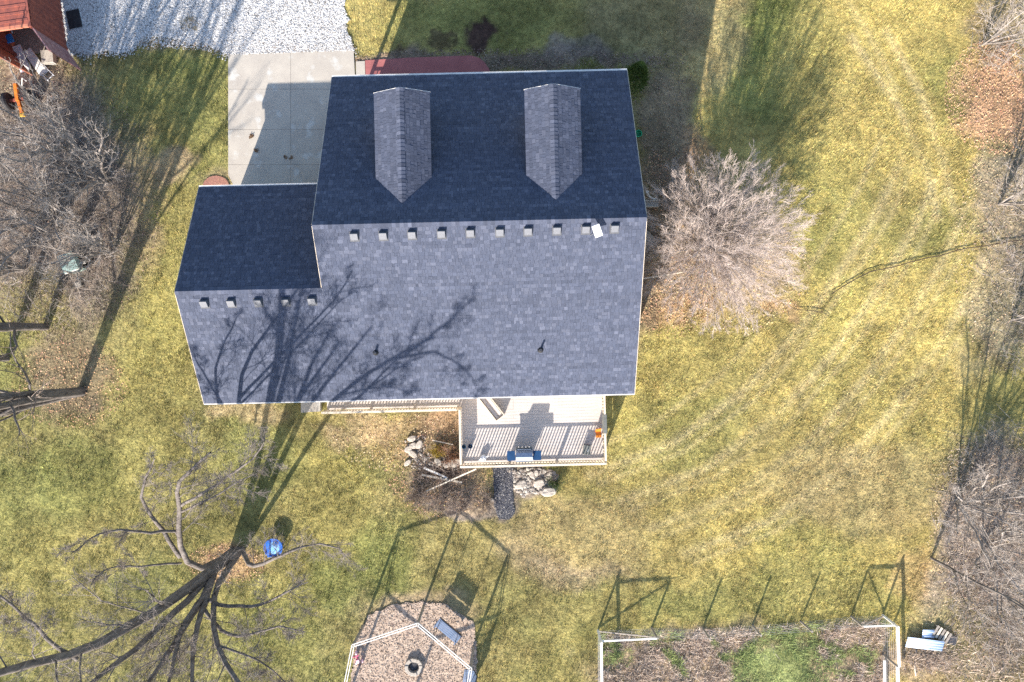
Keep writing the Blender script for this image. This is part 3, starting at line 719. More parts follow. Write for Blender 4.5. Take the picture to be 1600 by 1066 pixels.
# things on the deck
gx = h2w(*w2h(at(819, 712, 1.5)), DZ + .02)
grill = empty('gas_grill', gx, TH, 'blue grey gas grill with side shelves by the deck railing', 'grill')
b = MB().box((0, 0, .62), (.74, .5, .36)).build('body', M_grey, grill, bevel=.02)
MB().box((0, .0, .25), (.7, .44, .4)).build('cabinet', M_steel, grill, bevel=.01)
lid = MB().poly_slab([(-.37, -.26, .8), (-.37, -.2, 1.0), (-.37, -.02, 1.1), (-.37, .16, 1.04), (-.37, .26, .8)], (.74, 0, 0)).build('lid', M_steel, grill)
MB().tube([(-.3, .3, .93), (.3, .3, .93)], .015, 8).build('handle', M_chrome, lid)
MB().box((0, .30, .72), (.74, .12, .12)).build('control_panel', M_grey, grill, bevel=.01)
for i in range(4):
    k = MB().lathe([(.032, 0), (.03, .04)], n=12, M=Matrix.Rotation(-math.pi / 2 + .9, 3, 'X')).build('knob', M_chrome, grill); k.location = (-.24 + i * .16, .36, .78)
for s in (-1, 1):
    MB().box((s * .58, 0, .78), (.36, .44, .03)).build('side_shelf', M_pot, grill, bevel=.01)
    MB().tube([(s * .4, .26, .74), (s * .76, .26, .74)], .012, 6).build('towel_bar', M_chrome, grill)
for sx in (-.3, .3):
    for sy in (-.2, .2): MB().lathe([(.05, 0), (.05, .05)], n=10).build('wheel', M_black, grill).location = (sx, sy, .0)

def pot(px, py, r, h, name, m, label, cat, z=DZ + .02, soil=True):
    o = MB().lathe([(r * .7, 0), (r, h * .85), (r * 1.1, h * .86), (r * 1.1, h), (r * .9, h), (r * .85, h - .05)], n=16).build(name, m)
    o.location = at(px, py, z + h * .5); o.location.z = z
    tag(o, label, cat)
    if soil: MB().lathe([(r * .86, h - .06), (r * .3, h - .03)], n=14).build('soil', M_black, o)
    return o
pot(725, 697.5, .09, .2, 'flower_pot', mat('teal_glaze', (0.03, .13, .24), rough=.3), 'small teal blue pot beside the left deck railing', 'pot')
pot(735, 697, .10, .22, 'flower_pot', M_pot, 'small dark blue pot right of the teal pot', 'pot')
# white watering can
wc = empty('watering_can', at(755, 716, DZ + .15) + Vector((0, 0, -.13)), .4, 'small white watering can near the deck railing', 'watering can')
MB().lathe([(.13, 0), (.15, .03), (.14, .2), (.09, .26), (.06, .27)], n=16).build('body', M_white, wc, smooth=False)
MB().tube([(.1, 0, .08), (.22, 0, .2), (.3, 0, .28)], [.03, .022, .03], 8).build('spout', M_white, wc)
MB().tube([(-.13, 0, .07), (-.23, 0, .14), (-.2, 0, .26), (-.05, 0, .34), (.05, 0, .28)], .016, 6).build('handle', M_white, wc)
# orange plastic chair for a child
oc = empty('child_chair', at(935, 678, DZ + .2) + Vector((0, 0, -.18)), .1, 'small orange plastic child chair by the right deck railing', 'chair')
MB().box((0, -.02, .2), (.25, .3, .03)).build('seat', M_orange, oc, bevel=.015)
MB().box((0, .2, .36), (.25, .03, .34), M=Matrix.Rotation(-.45, 3, 'X')).build('backrest', M_orange, oc, bevel=.012)
for sx in (-.1, .1):
    for sy in (-.13, .1): MB().bar((sx * 1.15, sy * 1.15, 0), (sx, sy, .19), .03).build('leg', M_orange, oc)
# grey bin
gb = empty('storage_bin', at(917, 703, DZ + .3) + Vector((0, 0, -.28)), -.15, 'dark grey lidded bin near the lower right deck corner', 'bin')
MB().prism([(-.15, -.19), (.15, -.19), (.15, .19), (-.15, .19)], 0, .3).build('body', M_grey, gb, bevel=.01)
MB().box((0, 0, .315), (.34, .42, .035)).build('lid', M_grey, gb, bevel=.012)
MB().tube([(.03, -.07, .33), (.05, -.02, .37), (.05, .04, .33)], .014, 6).build('handle', M_white, gb)
# wooden planter box half under the eave
pbx = empty('planter_box', at(764, 631, DZ + .4) + Vector((0, 0, -.38)), math.radians(-52), 'long pale timber box set diagonally on the deck under the eave', 'planter')
for s in (-1, 1):
    MB().box((0, s * .22, .2), (1.7, .04, .36)).build('side_board', M_newtim, pbx); MB().box((s * .83, 0, .2), (.04, .4, .36)).build('end_board', M_newtim, pbx)
MB().box((0, 0, .22), (1.6, .39, .05)).build('bottom_board', M_deck, pbx)
for s in (-.1, .1): MB().box((0, s, .27), (1.58, .14, .03)).build('slat', M_deck, pbx)

# ------------------------------------------------------------------ east side bits
evg = empty('evergreen_shrub', at(990, 128), 0, 'dark green conical evergreen shrub at the front right corner of the house', 'shrub')
def evergreen():
    n = 2600; t = RN.random(n) ** .8; h = 1.9
    r = (1 - t) ** .7 * .52 * (1 + RN.normal(0, .12, n)); a = RN.uniform(0, 6.28, n)
    p = np.stack([np.cos(a) * r, np.sin(a) * r, .08 + t * h], 1)
    d = np.stack([np.cos(a), np.sin(a), RN.uniform(.4, 1.6, n)], 1); d /= np.linalg.norm(d, axis=1)[:, None]
    s = np.stack([-np.sin(a), np.cos(a), RN.normal(0, .4, n)], 1) * .03
    V = np.stack([p - s, p + s, p + d * RN.uniform(.08, .17, (n, 1))], 1).reshape(-1, 3)
    np_mesh('crown', V, tris=np.arange(3 * n).reshape(-1, 3), m=M_ever, parent=evg)
    MB().tube([(0, 0, -.05), (0, 0, 1.5)], [.05, .01], 6).build('trunk', M_bark, evg)
evergreen()
gt = empty('green_bucket', at(996, 211.5), 0, 'small bright green plastic bucket against the right house wall', 'bucket')
MB().lathe([(.11, 0), (.15, .26), (.165, .27), (.165, .3), (.14, .3), (.12, .12)], n=16).build('pail', M_toyg, gt)
MB().tube([(.155, 0, .27), (.1, 0, .38), (0, 0, .42), (-.1, 0, .38), (-.155, 0, .27)], .008, 6).build('handle', M_toyg, gt)
spl = empty('downspout', at(1018, 309), 0, 'white bent downspout extension lying beside the right wall', 'downspout')
MB().tube([(-.22, .22, .06), (-.1, .02, .06), (.1, -.09, .05), (.26, -.05, .05)], .05, 8).build('pipe', M_trim, spl)
MB().box((-.22, .25, .09), (.11, .1, .1)).build('elbow', M_trim, spl)
blk = MB(); blk.prism([(-.5, -.16), (.42, -.16), (.46, .0), (.42, .15), (-.5, .15)], 0, .1); blk.box((0, .13, .13), (.9, .05, .07)); blk.box((0, -.14, .13), (.9, .05, .07))
o = blk.build('splash_block', M_concrete, bevel=.01); o.location = at(1013, 319); tag(o, 'pale concrete splash block below the white downspout', 'splash block')
o = MB().box((0, 0, .1), (1.05, .46, .09)).build('loose_board', M_post, bevel=.01); o.location = at(1010, 371); o.rotation_euler = (0, .03, math.radians(-42)); tag(o, 'weathered wide board lying askew by the right wall', 'board')
tag(MB().tube([at(1000, 436, .12), at(1020, 433, .1), at(1045, 429, .08), at(1068, 425, .05)], .03, 8).build('drain_pipe', M_rail), 'thin pale drain pipe running from wall under the bare shrub', 'pipe')

# ------------------------------------------------------------------ bare trees
def norm(a): return a / (np.linalg.norm(a, axis=-1, keepdims=True) + 1e-9)
def resample(P, K):
    P = np.array([tuple(p) for p in P], float); d = np.concatenate([[0], np.cumsum(np.linalg.norm(np.diff(P, axis=0), axis=1))])
    # Catmull-Rom for a smooth limb
    out = []; t = np.linspace(0, d[-1], K)
    for s in t:
        i = min(max(np.searchsorted(d, s) - 1, 0), len(P) - 2); u = (s - d[i]) / max(d[i + 1] - d[i], 1e-6)
        p0, p1, p2, p3 = P[max(i - 1, 0)], P[i], P[i + 1], P[min(i + 2, len(P) - 1)]
        out.append(.5 * ((2 * p1) + (-p0 + p2) * u + (2 * p0 - 5 * p1 + 4 * p2 - p3) * u * u + (-p0 + 3 * p1 - 3 * p2 + p3) * u ** 3))
    return np.array(out)
def tubes(P, Rd, s):
    """P (N,K,3), Rd (N,K) -> verts, quads"""
    N, K = P.shape[:2]
    T = np.empty_like(P); T[:, 1:-1] = P[:, 2:] - P[:, :-2]; T[:, 0] = P[:, 1] - P[:, 0]; T[:, -1] = P[:, -1] - P[:, -2]; T = norm(T)
    ref = np.where(np.abs(T[:, :1, 2:3]) > .8, np.array([1., 0, 0]), np.array([0., 0, 1.])); ref = np.broadcast_to(ref, P.shape)
    A = norm(np.cross(T, ref)); B = np.cross(A, T)
    ang = 2 * np.pi * np.arange(s) / s
    V = P[:, :, None] + Rd[:, :, None, None] * (A[:, :, None] * np.cos(ang)[None, None, :, None] + B[:, :, None] * np.sin(ang)[None, None, :, None])
    idx = np.arange(N * K * s).reshape(N, K, s); nx = np.roll(idx, -1, axis=2)
    Q = np.stack([idx[:, :-1], nx[:, :-1], nx[:, 1:], idx[:, 1:]], -1).reshape(-1, 4)
    return V.reshape(-1, 3), Q
def kids(P, Rd, m, rng, t0=.2, t1=.98, lf=(.3, .55), ang=(25, 60), up=.15, K=4, rf=.55, wob=.12, rmin=.004, lmin=.15):
    N, Kp = P.shape[:2]
    n = N * m; par = np.repeat(np.arange(N), m)
    t = (np.tile((np.arange(m) + .5) / m, N) + rng.uniform(-.5, .5, n) / m) * (t1 - t0) + t0
    f = t * (Kp - 1); i = np.clip(f.astype(int), 0, Kp - 2); u = (f - i)[:, None]
    st = P[par, i] * (1 - u) + P[par, i + 1] * u; r0 = (Rd[par, i] * (1 - u[:, 0]) + Rd[par, i + 1] * u[:, 0])
    d = norm(P[par, i + 1] - P[par, i]); L = np.linalg.norm(np.diff(P, axis=1), axis=2).sum(1)[par]
    rnd = norm(rng.normal(0, 1, (n, 3))); side = norm(rnd - d * (rnd * d).sum(1, keepdims=True))
    a = np.radians(rng.uniform(ang[0], ang[1], n))[:, None]
    nd = norm(d * np.cos(a) + side * np.sin(a) + np.array([0, 0, up]))
    ln = np.maximum(L * rng.uniform(lf[0], lf[1], n) * (1.15 - .6 * t), lmin)
    pts = [st]; cd = nd
    for k in range(1, K):
        cd = norm(cd + rng.normal(0, wob, (n, 3)) + np.array([0, 0, up * .35])); pts.append(pts[-1] + cd * (ln / (K - 1))[:, None])
    Pn = np.stack(pts, 1); rs = np.maximum(r0 * rf * rng.uniform(.7, 1.1, n), rmin)
    Rn = rs[:, None] * np.linspace(1, .35, K)[None]; Rn = np.maximum(Rn, rmin * .6)
    return Pn, Rn
def emit(name, groups, m, parent):
    Vs, Qs, k = [], [], 0
    for P, Rd, s in groups:
        V, Q = tubes(P, Rd, s); Vs.append(V); Qs.append(Q + k); k += len(V)
    return np_mesh(name, np.concatenate(Vs), quads=np.concatenate(Qs), m=m, parent=parent, smooth=True)

def bare_tree(name, label, base, limbs, seed, m1=9, m2=8, m3=6, m4=0, bark=None, twig=None, group=None, cat='tree', lf1=(.22, .5), lf2=(.3, .55), up=.15, t0=.25, rtw=.006, rf1=.45):
    """limbs: list of (points, r0, r1) in world coordinates."""
    rng = np.random.default_rng(seed)
    root = empty(name, base, 0, label, cat, group); o = np.array(tuple(base))
    P = np.stack([resample(p, 12) for p, _, _ in limbs]) - o
    rng2 = np.random.default_rng(seed + 1); P[:, 2:] += np.cumsum(rng2.normal(0, .03, P[:, 2:].shape), 1)
    Rd = np.stack([np.linspace(1, 0, 12) ** .8 * (a - b) + b for _, a, b in limbs])
    P1, R1 = kids(P, Rd, m1, rng, t0=t0, lf=lf1, K=6, up=up, rf=rf1, wob=.16, rmin=.012)
    emit('trunk', [(P, Rd, 9), (P1, R1, 5)], bark or M_bark, root)
    P2, R2 = kids(P1, R1, m2, rng, lf=lf2, K=4, up=up, rf=.5, wob=.16, rmin=rtw * 1.4)
    g = [(P2, R2, 4)]
    P3, R3 = kids(P2, R2, m3, rng, lf=(.35, .65), K=3, up=up, rf=.6, rmin=rtw); g.append((P3, R3, 3))
    if m4:
        P4, R4 = kids(P3, R3, m4, rng, lf=(.4, .7), K=3, up=up, rf=.7, rmin=rtw * .8); g.append((P4, R4, 3))
    emit('crown', g, twig or M_twig, root)
    return root

# the big multi-stemmed tree by the garage end
TB = at(370, 860)
U = lambda *p: [at(*q) for q in p]
big = [  # points as (photo px, photo py, height)
    (U((372, 862, 0), (338, 887, 2.2), (290, 925, 4.6), (245, 958, 6.6), (200, 985, 8.6), (120, 1030, 10.8), (0, 1062, 13.6), (-90, 1090, 15.5)), .25, .07),
    (U((363, 860, 0), (332, 882, 1.6), (303, 888, 2.6), (287, 868, 3.3), (281, 838, 4.0), (283, 790, 4.8), (277, 758, 5.7), (296, 733, 6.8), (330, 700, 8.2)), .15, .03),
    (U((336, 889, 2.3), (316, 912, 3.4), (280, 948, 5.4), (225, 1000, 8.0), (170, 1045, 10.0), (110, 1100, 12.0)), .16, .05),
    (U((334, 892, 2.5), (318, 930, 4.0), (283, 985, 6.2), (258, 1030, 7.8), (235, 1075, 9.2), (215, 1120, 10.5)), .15, .04),
    (U((336, 892, 2.4), (322, 935, 4.2), (306, 990, 6.4), (300, 1040, 8.2), (300, 1100, 10.2)), .14, .04),
    (U((376, 860, 0), (355, 893, 2.2), (338, 930, 4.2), (340, 1000, 6.9), (385, 1075, 9.0), (430, 1110, 9.9)), .15, .05),
    (U((322, 930, 4.0), (300, 955, 5.4), (276, 1010, 7.4), (262, 1070, 9.4)), .13, .04),
    (U((379, 858, 0), (388, 882, 2.0), (405, 882, 3.0), (432, 868, 3.7), (470, 850, 4.2), (520, 845, 4.0), (545, 870, 3.5)), .12, .015),
    (U((322, 935, 4.2), (350, 945, 5.2), (395, 945, 6.2), (440, 925, 7.2), (480, 905, 8.0)), .09, .015),
    (U((318, 950, 4.8), (345, 985, 6.0), (385, 990, 7.0), (430, 975, 7.8), (470, 985, 8.4)), .08, .015),
    (U((281, 870, 3.0), (255, 835, 4.2), (240, 815, 4.9), (222, 780, 5.8), (222, 755, 6.4), (240, 715, 7.2)), .10, .02),
    (U((281, 830, 4.1), (240, 830, 5.0), (180, 826, 6.2), (140, 840, 6.9), (110, 865, 7.5)), .07, .015),
    (U((283, 880, 2.8), (230, 885, 4.2), (175, 890, 5.4), (150, 915, 6.1)), .05, .015),
    (U((283, 790, 4.9), (305, 775, 5.7), (345, 745, 6.9), (385, 715, 7.9), (405, 690, 8.6)), .07, .015),
    (U((283, 800, 4.7), (330, 780, 6.2), (370, 755, 7.3), (400, 740, 8.1)), .05, .015),
    (U((120, 1030, 10.9), (60, 985, 12), (20, 950, 13), (-10, 920, 13.5)), .07, .02),
    (U((385, 1075, 9.0), (450, 1075, 9.2), (520, 1090, 8.8), (560, 1120, 8.2)), .07, .015),
    (U((395, 1085, 9.2), (430, 1130, 10.6), (440, 1180, 11.8)), .08, .02),
    (U((345, 1010, 7.2), (400, 1030, 7.6), (450, 1065, 7.6)), .05, .012),
]
bare_tree('bare_tree', 'large dark multi stemmed bare tree whose limbs shade the garage roof', TB, big, 5, m1=10, m2=11, m3=11, m4=0, bark=M_bark, twig=M_twigb, lf1=(.14, .32), group='bare trees around the lawn', up=.1, t0=.35, rtw=.0045, rf1=.26)

def auto_limbs(bpx, h, n, spread, r0, seed, lean=(0, 0)):
    r = random.Random(seed); b = at(*bpx); out = []
    for i in range(n):
        a = 2 * math.pi * (i + r.uniform(-.3, .3)) / n; s = spread * r.uniform(.5, 1.1) if n > 1 else spread * .2
        hh = h * r.uniform(.75, 1.05); k = r.uniform(.25, .45)
        dx, dy = math.cos(a) * s + lean[0], math.sin(a) * s + lean[1]
        out.append(([b, b + Vector((dx * .15, dy * .15, hh * k * .6)), b + Vector((dx * .5, dy * .5, hh * .55)), b + Vector((dx * .8 + r.uniform(-.3, .3), dy * .8 + r.uniform(-.3, .3), hh * .8)), b + Vector((dx, dy, hh))], r0 * r.uniform(.7, 1), .03))
    return b, out
TREES = [ # base px, height, stems, spread, r0, seed, label, twig, bark, (m1,m2,m3)
    ((128, 612), 13.0, 3, 1.2, .27, 31, 'tall dark bare tree left of the garage casting a long trunk shadow', M_twigd, M_bark, (11, 6, 4)),
    ((72, 511), 12.0, 2, .9, .24, 32, 'dark bare tree at the left edge beyond the green cabinet', M_twigd, M_bark, (10, 6, 4)),
    ((12, 560), 13.0, 2, 1.0, .16, 45, 'tall slim bare tree at the far left edge behind the dark tree', M_twigd, M_bark, (10, 6, 4)),
    ((172, 285), 4.4, 8, 2.5, .06, 33, 'pale twiggy thicket tree nearest the driveway on the left', M_twig, M_bark2, (8, 6, 3)),
    ((118, 235), 4.8, 8, 2.6, .07, 34, 'pale grey thicket tree beside the rusty orange implement', M_twig, M_bark2, (8, 6, 3)),
    ((95, 340), 4.8, 9, 2.8, .07, 35, 'pale grey thicket tree above the green cabinet', M_twig, M_bark2, (9, 6, 4)),
    ((178, 395), 4.6, 7, 1.7, .045, 36, 'small twiggy bush right of the green cabinet', M_twig, M_bark2, (9, 6, 5)),
    ((40, 420), 6.5, 7, 2.2, .08, 37, 'pale bare tree at the left edge below the thicket', M_twig, M_bark2, (10, 6, 5)),
    ((1492, 785), 3.7, 9, 2.6, .05, 38, 'pale grey bare tree at the right edge with bright twigs', M_twig, M_bark2, (9, 6, 4)),
    ((1455, 872), 7.6, 2, .6, .08, 39, 'leaning bare tree above the stacked metal sheets', M_twig, M_bark, (9, 7, 4)),
    ((1535, 850), 4.2, 8, 2.6, .04, 40, 'low tangled thicket tree at the lower right edge', M_twig, M_bark2, (9, 6, 4)),
    ((1560, 320), 4.0, 5, 1.5, .05, 41, 'bare tree at the right edge above the thin dark line', M_twig, M_bark2, (8, 6, 5)),
    ((1580, 500), 4.5, 5, 1.6, .045, 42, 'bare tree at the right edge below the thin dark line', M_twig, M_bark2, (8, 6, 5)),
    ((1535, 70), 4.6, 5, 1.5, .05, 43, 'bare tree in the upper right corner over orange leaf litter', M_twig, M_bark2, (8, 6, 5)),
]
for bpx, h, n, spd, r0, sd, lab, tw, bk, mm in TREES:
    b, L = auto_limbs(bpx, h, n, spd, r0, sd)
    bare_tree('bare_tree', lab, b, L, sd, *mm, bark=bk, twig=tw, group='bare trees around the lawn', up=.2, t0=.2)

# the round, dense bare ornamental beside the house
def ornamental():
    rng = np.random.default_rng(77); b = at(1099, 385)
    root = empty('ornamental_tree', b, 0, 'round pinkish tan bare ornamental tree beside the right house wall', 'tree')
    n = 150; limbs = []
    for i in range(n):
        a = i * 2.39996 + rng.uniform(-.15, .15); z_ = .14 + .84 * (i + .5) / n; e = math.asin(z_) + rng.uniform(-.05, .05); L = rng.uniform(3.5, 4.1)
        d = np.array([math.cos(a) * math.cos(e), math.sin(a) * math.cos(e), math.sin(e)])
        pts = [np.array([math.cos(a) * .12, math.sin(a) * .12, 0.05]), d * L * .3 + np.array([0, 0, .55]), d * L * .65 + np.array([0, 0, .6]), d * L + np.array([0, 0, .45])]
        limbs.append(resample(pts, 9))
    P = np.stack(limbs); P[:, :, 2] *= 1.28; P[:, 2:] += np.cumsum(rng.normal(0, .035, P[:, 2:].shape), 1)
    Rd = np.broadcast_to(np.linspace(.02, .0045, 9), (n, 9)).copy()
    P1, R1 = kids(P, Rd, 9, rng, t0=.25, lf=(.16, .3), ang=(12, 34), up=.03, K=4, rf=.5, rmin=.0055)
    emit('trunk', [(P, Rd, 6)], M_bark2, root)
    P2, R2 = kids(P1, R1, 6, rng, t0=.15, lf=(.35, .6), ang=(15, 40), up=.03, K=3, rf=.6, rmin=.005)
    P3, R3 = kids(P2, R2, 6, rng, t0=.2, lf=(.45, .8), ang=(15, 40), up=.05, K=3, rf=.7, rmin=.0036)
    emit('crown', [(P1, R1, 4), (P2, R2, 3), (P3, R3, 3)], M_twigp, root)
ornamental()

# dormant shrubs in the bed south of the deck
def brush(cx, cy, rx, ry, n, seed, label, m):
    rng = np.random.default_rng(seed); r = np.sqrt(rng.random(n)); a = rng.uniform(0, 6.28, n)
    px, py = cx + rx * r * np.cos(a), cy + ry * r * np.sin(a)
    p = np.stack([(px - 800) * PX, (533 - py) * PX, rng.uniform(.02, .35, n)], 1); t = rng.uniform(0, 6.28, n); el = rng.uniform(-.05, .9, n)
    d = np.stack([np.cos(t) * np.cos(el), np.sin(t) * np.cos(el), np.sin(el)], 1); L = rng.uniform(.25, 1.3, n); P = [p]
    for k in range(3):
        d = norm(d + rng.normal(0, .22, (n, 3)) - np.array([0, 0, .16])); q = P[-1] + d * (L / 3)[:, None]; q[:, 2] = np.maximum(q[:, 2], .02); P.append(q)
    P = np.stack(P, 1); Rd = rng.uniform(.004, .011, n)[:, None] * np.linspace(1, .5, 4)[None]
    P2, R2 = kids(P, Rd, 4, rng, lf=(.25, .5), K=3, up=.05, rmin=.0035)
    tag(emit('dry_brush', [(P, Rd, 3), (P2, R2, 3)], m, None), label, 'brush', kind='stuff')
brush(75, 320, 125, 190, 1100, 61, 'tangled dry brush on the ground under the left thicket', M_twig)
brush(90, 330, 130, 190, 1100, 62, 'dark brown dead stems under the left thicket', M_twigd)
brush(1560, 840, 100, 190, 800, 63, 'tangled pale brush along the lower right edge', M_twig)
brush(1570, 860, 100, 200, 700, 64, 'dark brown dead stems along the lower right edge', M_twigd)
brush(1600, 400, 60, 190, 450, 65, 'tangled pale brush along the right edge by the dark line', M_twig)
brush(1575, 50, 60, 70, 260, 66, 'tangled pale brush in the upper right corner', M_twig)
brush(690, 760, 55, 40, 260, 67, 'dead stems strewn over the bed below the deck', M_twigd)
def bush(px, py, rx, h, seed, label, tw=M_twigd, n=16):
    rng = np.random.default_rng(seed); b = at(px, py); root = empty('dormant_shrub', b, 0, label, 'shrub', 'dormant shrubs below the deck')
    L = []
    for i in range(n):
        a = rng.uniform(0, 6.28); s = rx * rng.uniform(.3, 1); L.append(resample([np.array([0, 0, -.02]) + rng.normal(0, .05, 3) * np.array([1, 1, 0]), np.array([math.cos(a) * s * .5, math.sin(a) * s * .5, h * .6]), np.array([math.cos(a) * s, math.sin(a) * s, h * rng.uniform(.6, 1)])], 5))
    P = np.stack(L); Rd = np.broadcast_to(np.linspace(.012, .005, 5), (n, 5)).copy()
    P1, R1 = kids(P, Rd, 9, rng, lf=(.3, .6), K=3, rmin=.006); P2, R2 = kids(P1, R1, 5, rng, lf=(.4, .7), K=3, rmin=.005)
    emit('trunk', [(P, Rd, 4)], M_bark2, root); emit('crown', [(P1, R1, 3), (P2, R2, 3)], tw, root)
bush(690, 783, .9, .55, 1, 'low brown dormant shrub below the crossed boards'); bush(728, 792, .95, .6, 2, 'low brown dormant shrub between crossed boards and dark path')
bush(758, 785, .7, .5, 3, 'low brown dormant shrub touching the left side of dark path'); bush(655, 775, .6, .45, 4, 'small brown dormant shrub left of the crossed boards')
bush(708, 708, .6, .5, 5, 'rusty brown dormant shrub against the left deck railing', mat('rust_twig', (.34, .18, .1), (.2, .1, .06)))
bush(866, 752, .4, .35, 6, 'small dark green shrub right of the white rocks', mat('green_twig', (.07, .1, .03), (.04, .06, .02)), 14)
bush(686, 705, .35, .3, 8, 'small yellow ornamental grass clump beside the pale stones', mat('yellow_grass', (.42, .3, .04), (.3, .22, .04)), 18)

# ------------------------------------------------------------------ rocks and loose boards
RUB1 = [(796, 734), (862, 734), (876, 756), (866, 772), (840, 768), (815, 774), (803, 764)]; RUB2 = [(632, 690), (660, 680), (664, 710), (718, 716), (719, 732), (672, 732), (640, 728)]
stones('rock_rubble', rough_poly(RUB1, 4, 6, 21), 900, .03, .11, [(.40, .35, .3), (.5, .45, .38), (.3, .26, .22), (.22, .18, .15)], .03, 'broken pale rubble right of the dark path')
stones('rock_rubble', rough_poly(RUB2, 4, 6, 22), 700, .02, .08, [(.40, .35, .3), (.48, .42, .35), (.3, .24, .2), (.2, .15, .12)], .03, 'broken pale rubble among the stones left of the deck')
def rock(px, py, w, d, h, rz, seed, label):
    r = random.Random(seed); n = 9; ring = []
    for k in range(n):
        a = 2 * math.pi * k / n; q = r.uniform(.8, 1.1); ring.append((math.cos(a) * w / 2 * q, math.sin(a) * d / 2 * q))
    b = MB(); V = [(x * .95, y * .95, 0) for x, y in ring] + [(x, y, h * r.uniform(.5, .7)) for x, y in ring] + [(x * .8, y * .8, h * r.uniform(.9, 1.1)) for x, y in ring] + [(0, 0, h * 1.05)]
    F = [tuple(range(n - 1, -1, -1))]
    for j in range(2): F += [(j * n + k, j * n + (k + 1) % n, (j + 1) * n + (k + 1) % n, (j + 1) * n + k) for k in range(n)]
    F += [(2 * n + k, 2 * n + (k + 1) % n, 3 * n) for k in range(n)]
    b.add(V, F); o = b.build('rock', M_rock); o.location = at(px, py); o.rotation_euler = (r.uniform(-.08, .08), r.uniform(-.08, .08), math.radians(rz)); o.location.z = .02
    tag(o, label, 'rock', 'pale rocks below the deck')
for a in [(644, 685, .5, .3, .14, 8, 1, 'topmost pale stone of the small pile left of the deck'), (655, 694, .46, .36, .14, 50, 2, 'rightmost pale stone of the small pile left of the deck'),
          (646, 696, .42, .34, .13, 30, 3, 'middle pale stone of the small pile left of the deck'), (638, 701, .46, .3, .12, 25, 4, 'leftmost pale stone of the small pile left of the deck'),
          (645, 709, .5, .3, .12, -30, 5, 'lowest pale stone of the small pile left of the deck'), (637, 723, .44, .26, .1, 35, 6, 'lone pale stone above the crossed boards'),
          (685, 721, .5, .36, .16, -50, 7, 'left pale boulder tucked by the lower left deck corner'), (699, 725, .46, .36, .18, 10, 8, 'middle pale boulder tucked by the lower left deck corner'), (713, 722, .66, .5, .2, 15, 9, 'largest pale boulder tucked by the lower left deck corner'),
          (831, 741, .26, .4, .1, 20, 10, 'upper upright white stone right of the dark path'), (838, 739, .24, .34, .1, 10, 11, 'small white stone beside the upper upright stone'),
          (813, 757, .7, .42, .14, 25, 12, 'flat pale rock just right of the dark path'), (842, 755, .66, .42, .14, 20, 13, 'flat pale rock between white stones and dark green shrub'), (857, 768, .9, .45, .2, 5, 14, 'large pointed white rock lowest right of the path'),
          (769, 781, .2, .22, .1, 0, 15, 'small white stone on the left edge of dark path')]: rock(*a)
def board(a, b, w, z0, z1, label, m=M_newtim):
    pa, pb = at(*a, z0), at(*b, z1); c = (pa + pb) / 2
    o = MB().bar(pa - c, pb - c, w, .04).build('loose_board', m); o.location = c; tag(o, label, 'board')
board((665, 791 - 23), (744, 733), .06, .12, .62, 'long thin pale board crossing over two others')
board((659, 742), (722, 754), .09, .08, .16, 'pale board lying under the long thin board'); board((662, 731), (699, 747), .09, .1, .14, 'greyish board angled into the crossed boards', M_whitep)
board((676, 688), (708, 695), .05, .1, .2, 'short thin pale stick above the stone pile')

# ------------------------------------------------------------------ swing pergola and what belongs to it
PZ = 2.2
hexc = [at(*p, PZ) for p in ((551.5, 1009), (652.5, 975.5), (735.5, 1045.5), (718, 1152), (611, 1187), (530, 1116))]
pc = sum(hexc, Vector()) / 6; pc.z = 0
perg = empty('swing_pergola', pc, 0, 'hexagonal white timber swing frame over the gravel bed', 'pergola')
for i in range(6):
    p, q = hexc[i] - pc, hexc[(i + 1) % 6] - pc
    d = (q - p).normalized(); nrm = Vector((-d.y, d.x, 0)) * .05
    for s in (-1, 1): MB().bar(p + nrm * s - d * .04, q + nrm * s + d * .04, .032, .045).build('beam', M_whitep, perg)
    MB().box((p.x, p.y, PZ / 2 - .05), (.1, .1, PZ - .1)).build('post', M_post, perg, bevel=.01)
def swing(i, label):
    p, q = hexc[i], hexc[(i + 1) % 6]; c = (p + q) / 2; d = (q - p).normalized(); rz = math.atan2(d.y, d.x)
    o = empty('swing_bench', (c.x, c.y, .0), rz, label, 'swing')
    sm = MB().box((0, 0, 0), (1.25, .075, .025)).mesh('slat', M_steel)
    for k in range(5): link('slat', sm, o, (0, -.2 + k * .09, .5))
    for k in range(4): link('slat', sm, o, (0, .22 + k * .03, .58 + k * .1), (1.25, 0, 0))
    for s in (-1, 1):
        MB().box((s * .6, 0, .47), (.05, .5, .05)).build('side_frame', M_black, o); MB().box((s * .6, -.02, .7), (.06, .46, .035)).build('armrest', M_steel, o)
        MB().bar((s * .6, -.18, .48), (s * .62, -.02, 2.15), .02).build('chain', M_black, o); MB().bar((s * .6, .25, .75), (s * .62, .02, 2.15), .02).build('chain', M_black, o)
    MB().box((0, .31, .74), (1.2, .025, .44), M=Matrix.Rotation(-.25, 3, 'X')).build('back_panel', M_black, o)
swing(1, 'blue grey swing bench hanging at the upper right of the pergola'); swing(2, 'dark swing bench hanging at the right side of the pergola')
fr = empty('fire_ring', at(647, 1040), 0, 'round pale stone fire ring in the middle of the gravel bed', 'fire ring')
sm = MB().box((0, 0, .1), (.2, .15, .2)).mesh('stone', M_rock)
for k in range(14):
    a = 2 * math.pi * k / 14; link('stone', sm, fr, (math.cos(a) * .33, math.sin(a) * .33, .03), (0, 0, a + math.pi / 2), (.8, 1, R.uniform(.85, 1.1)))
MB().lathe([(.26, .03), (.2, .07), (.05, .09)], n=16).build('ash', M_slate, fr)
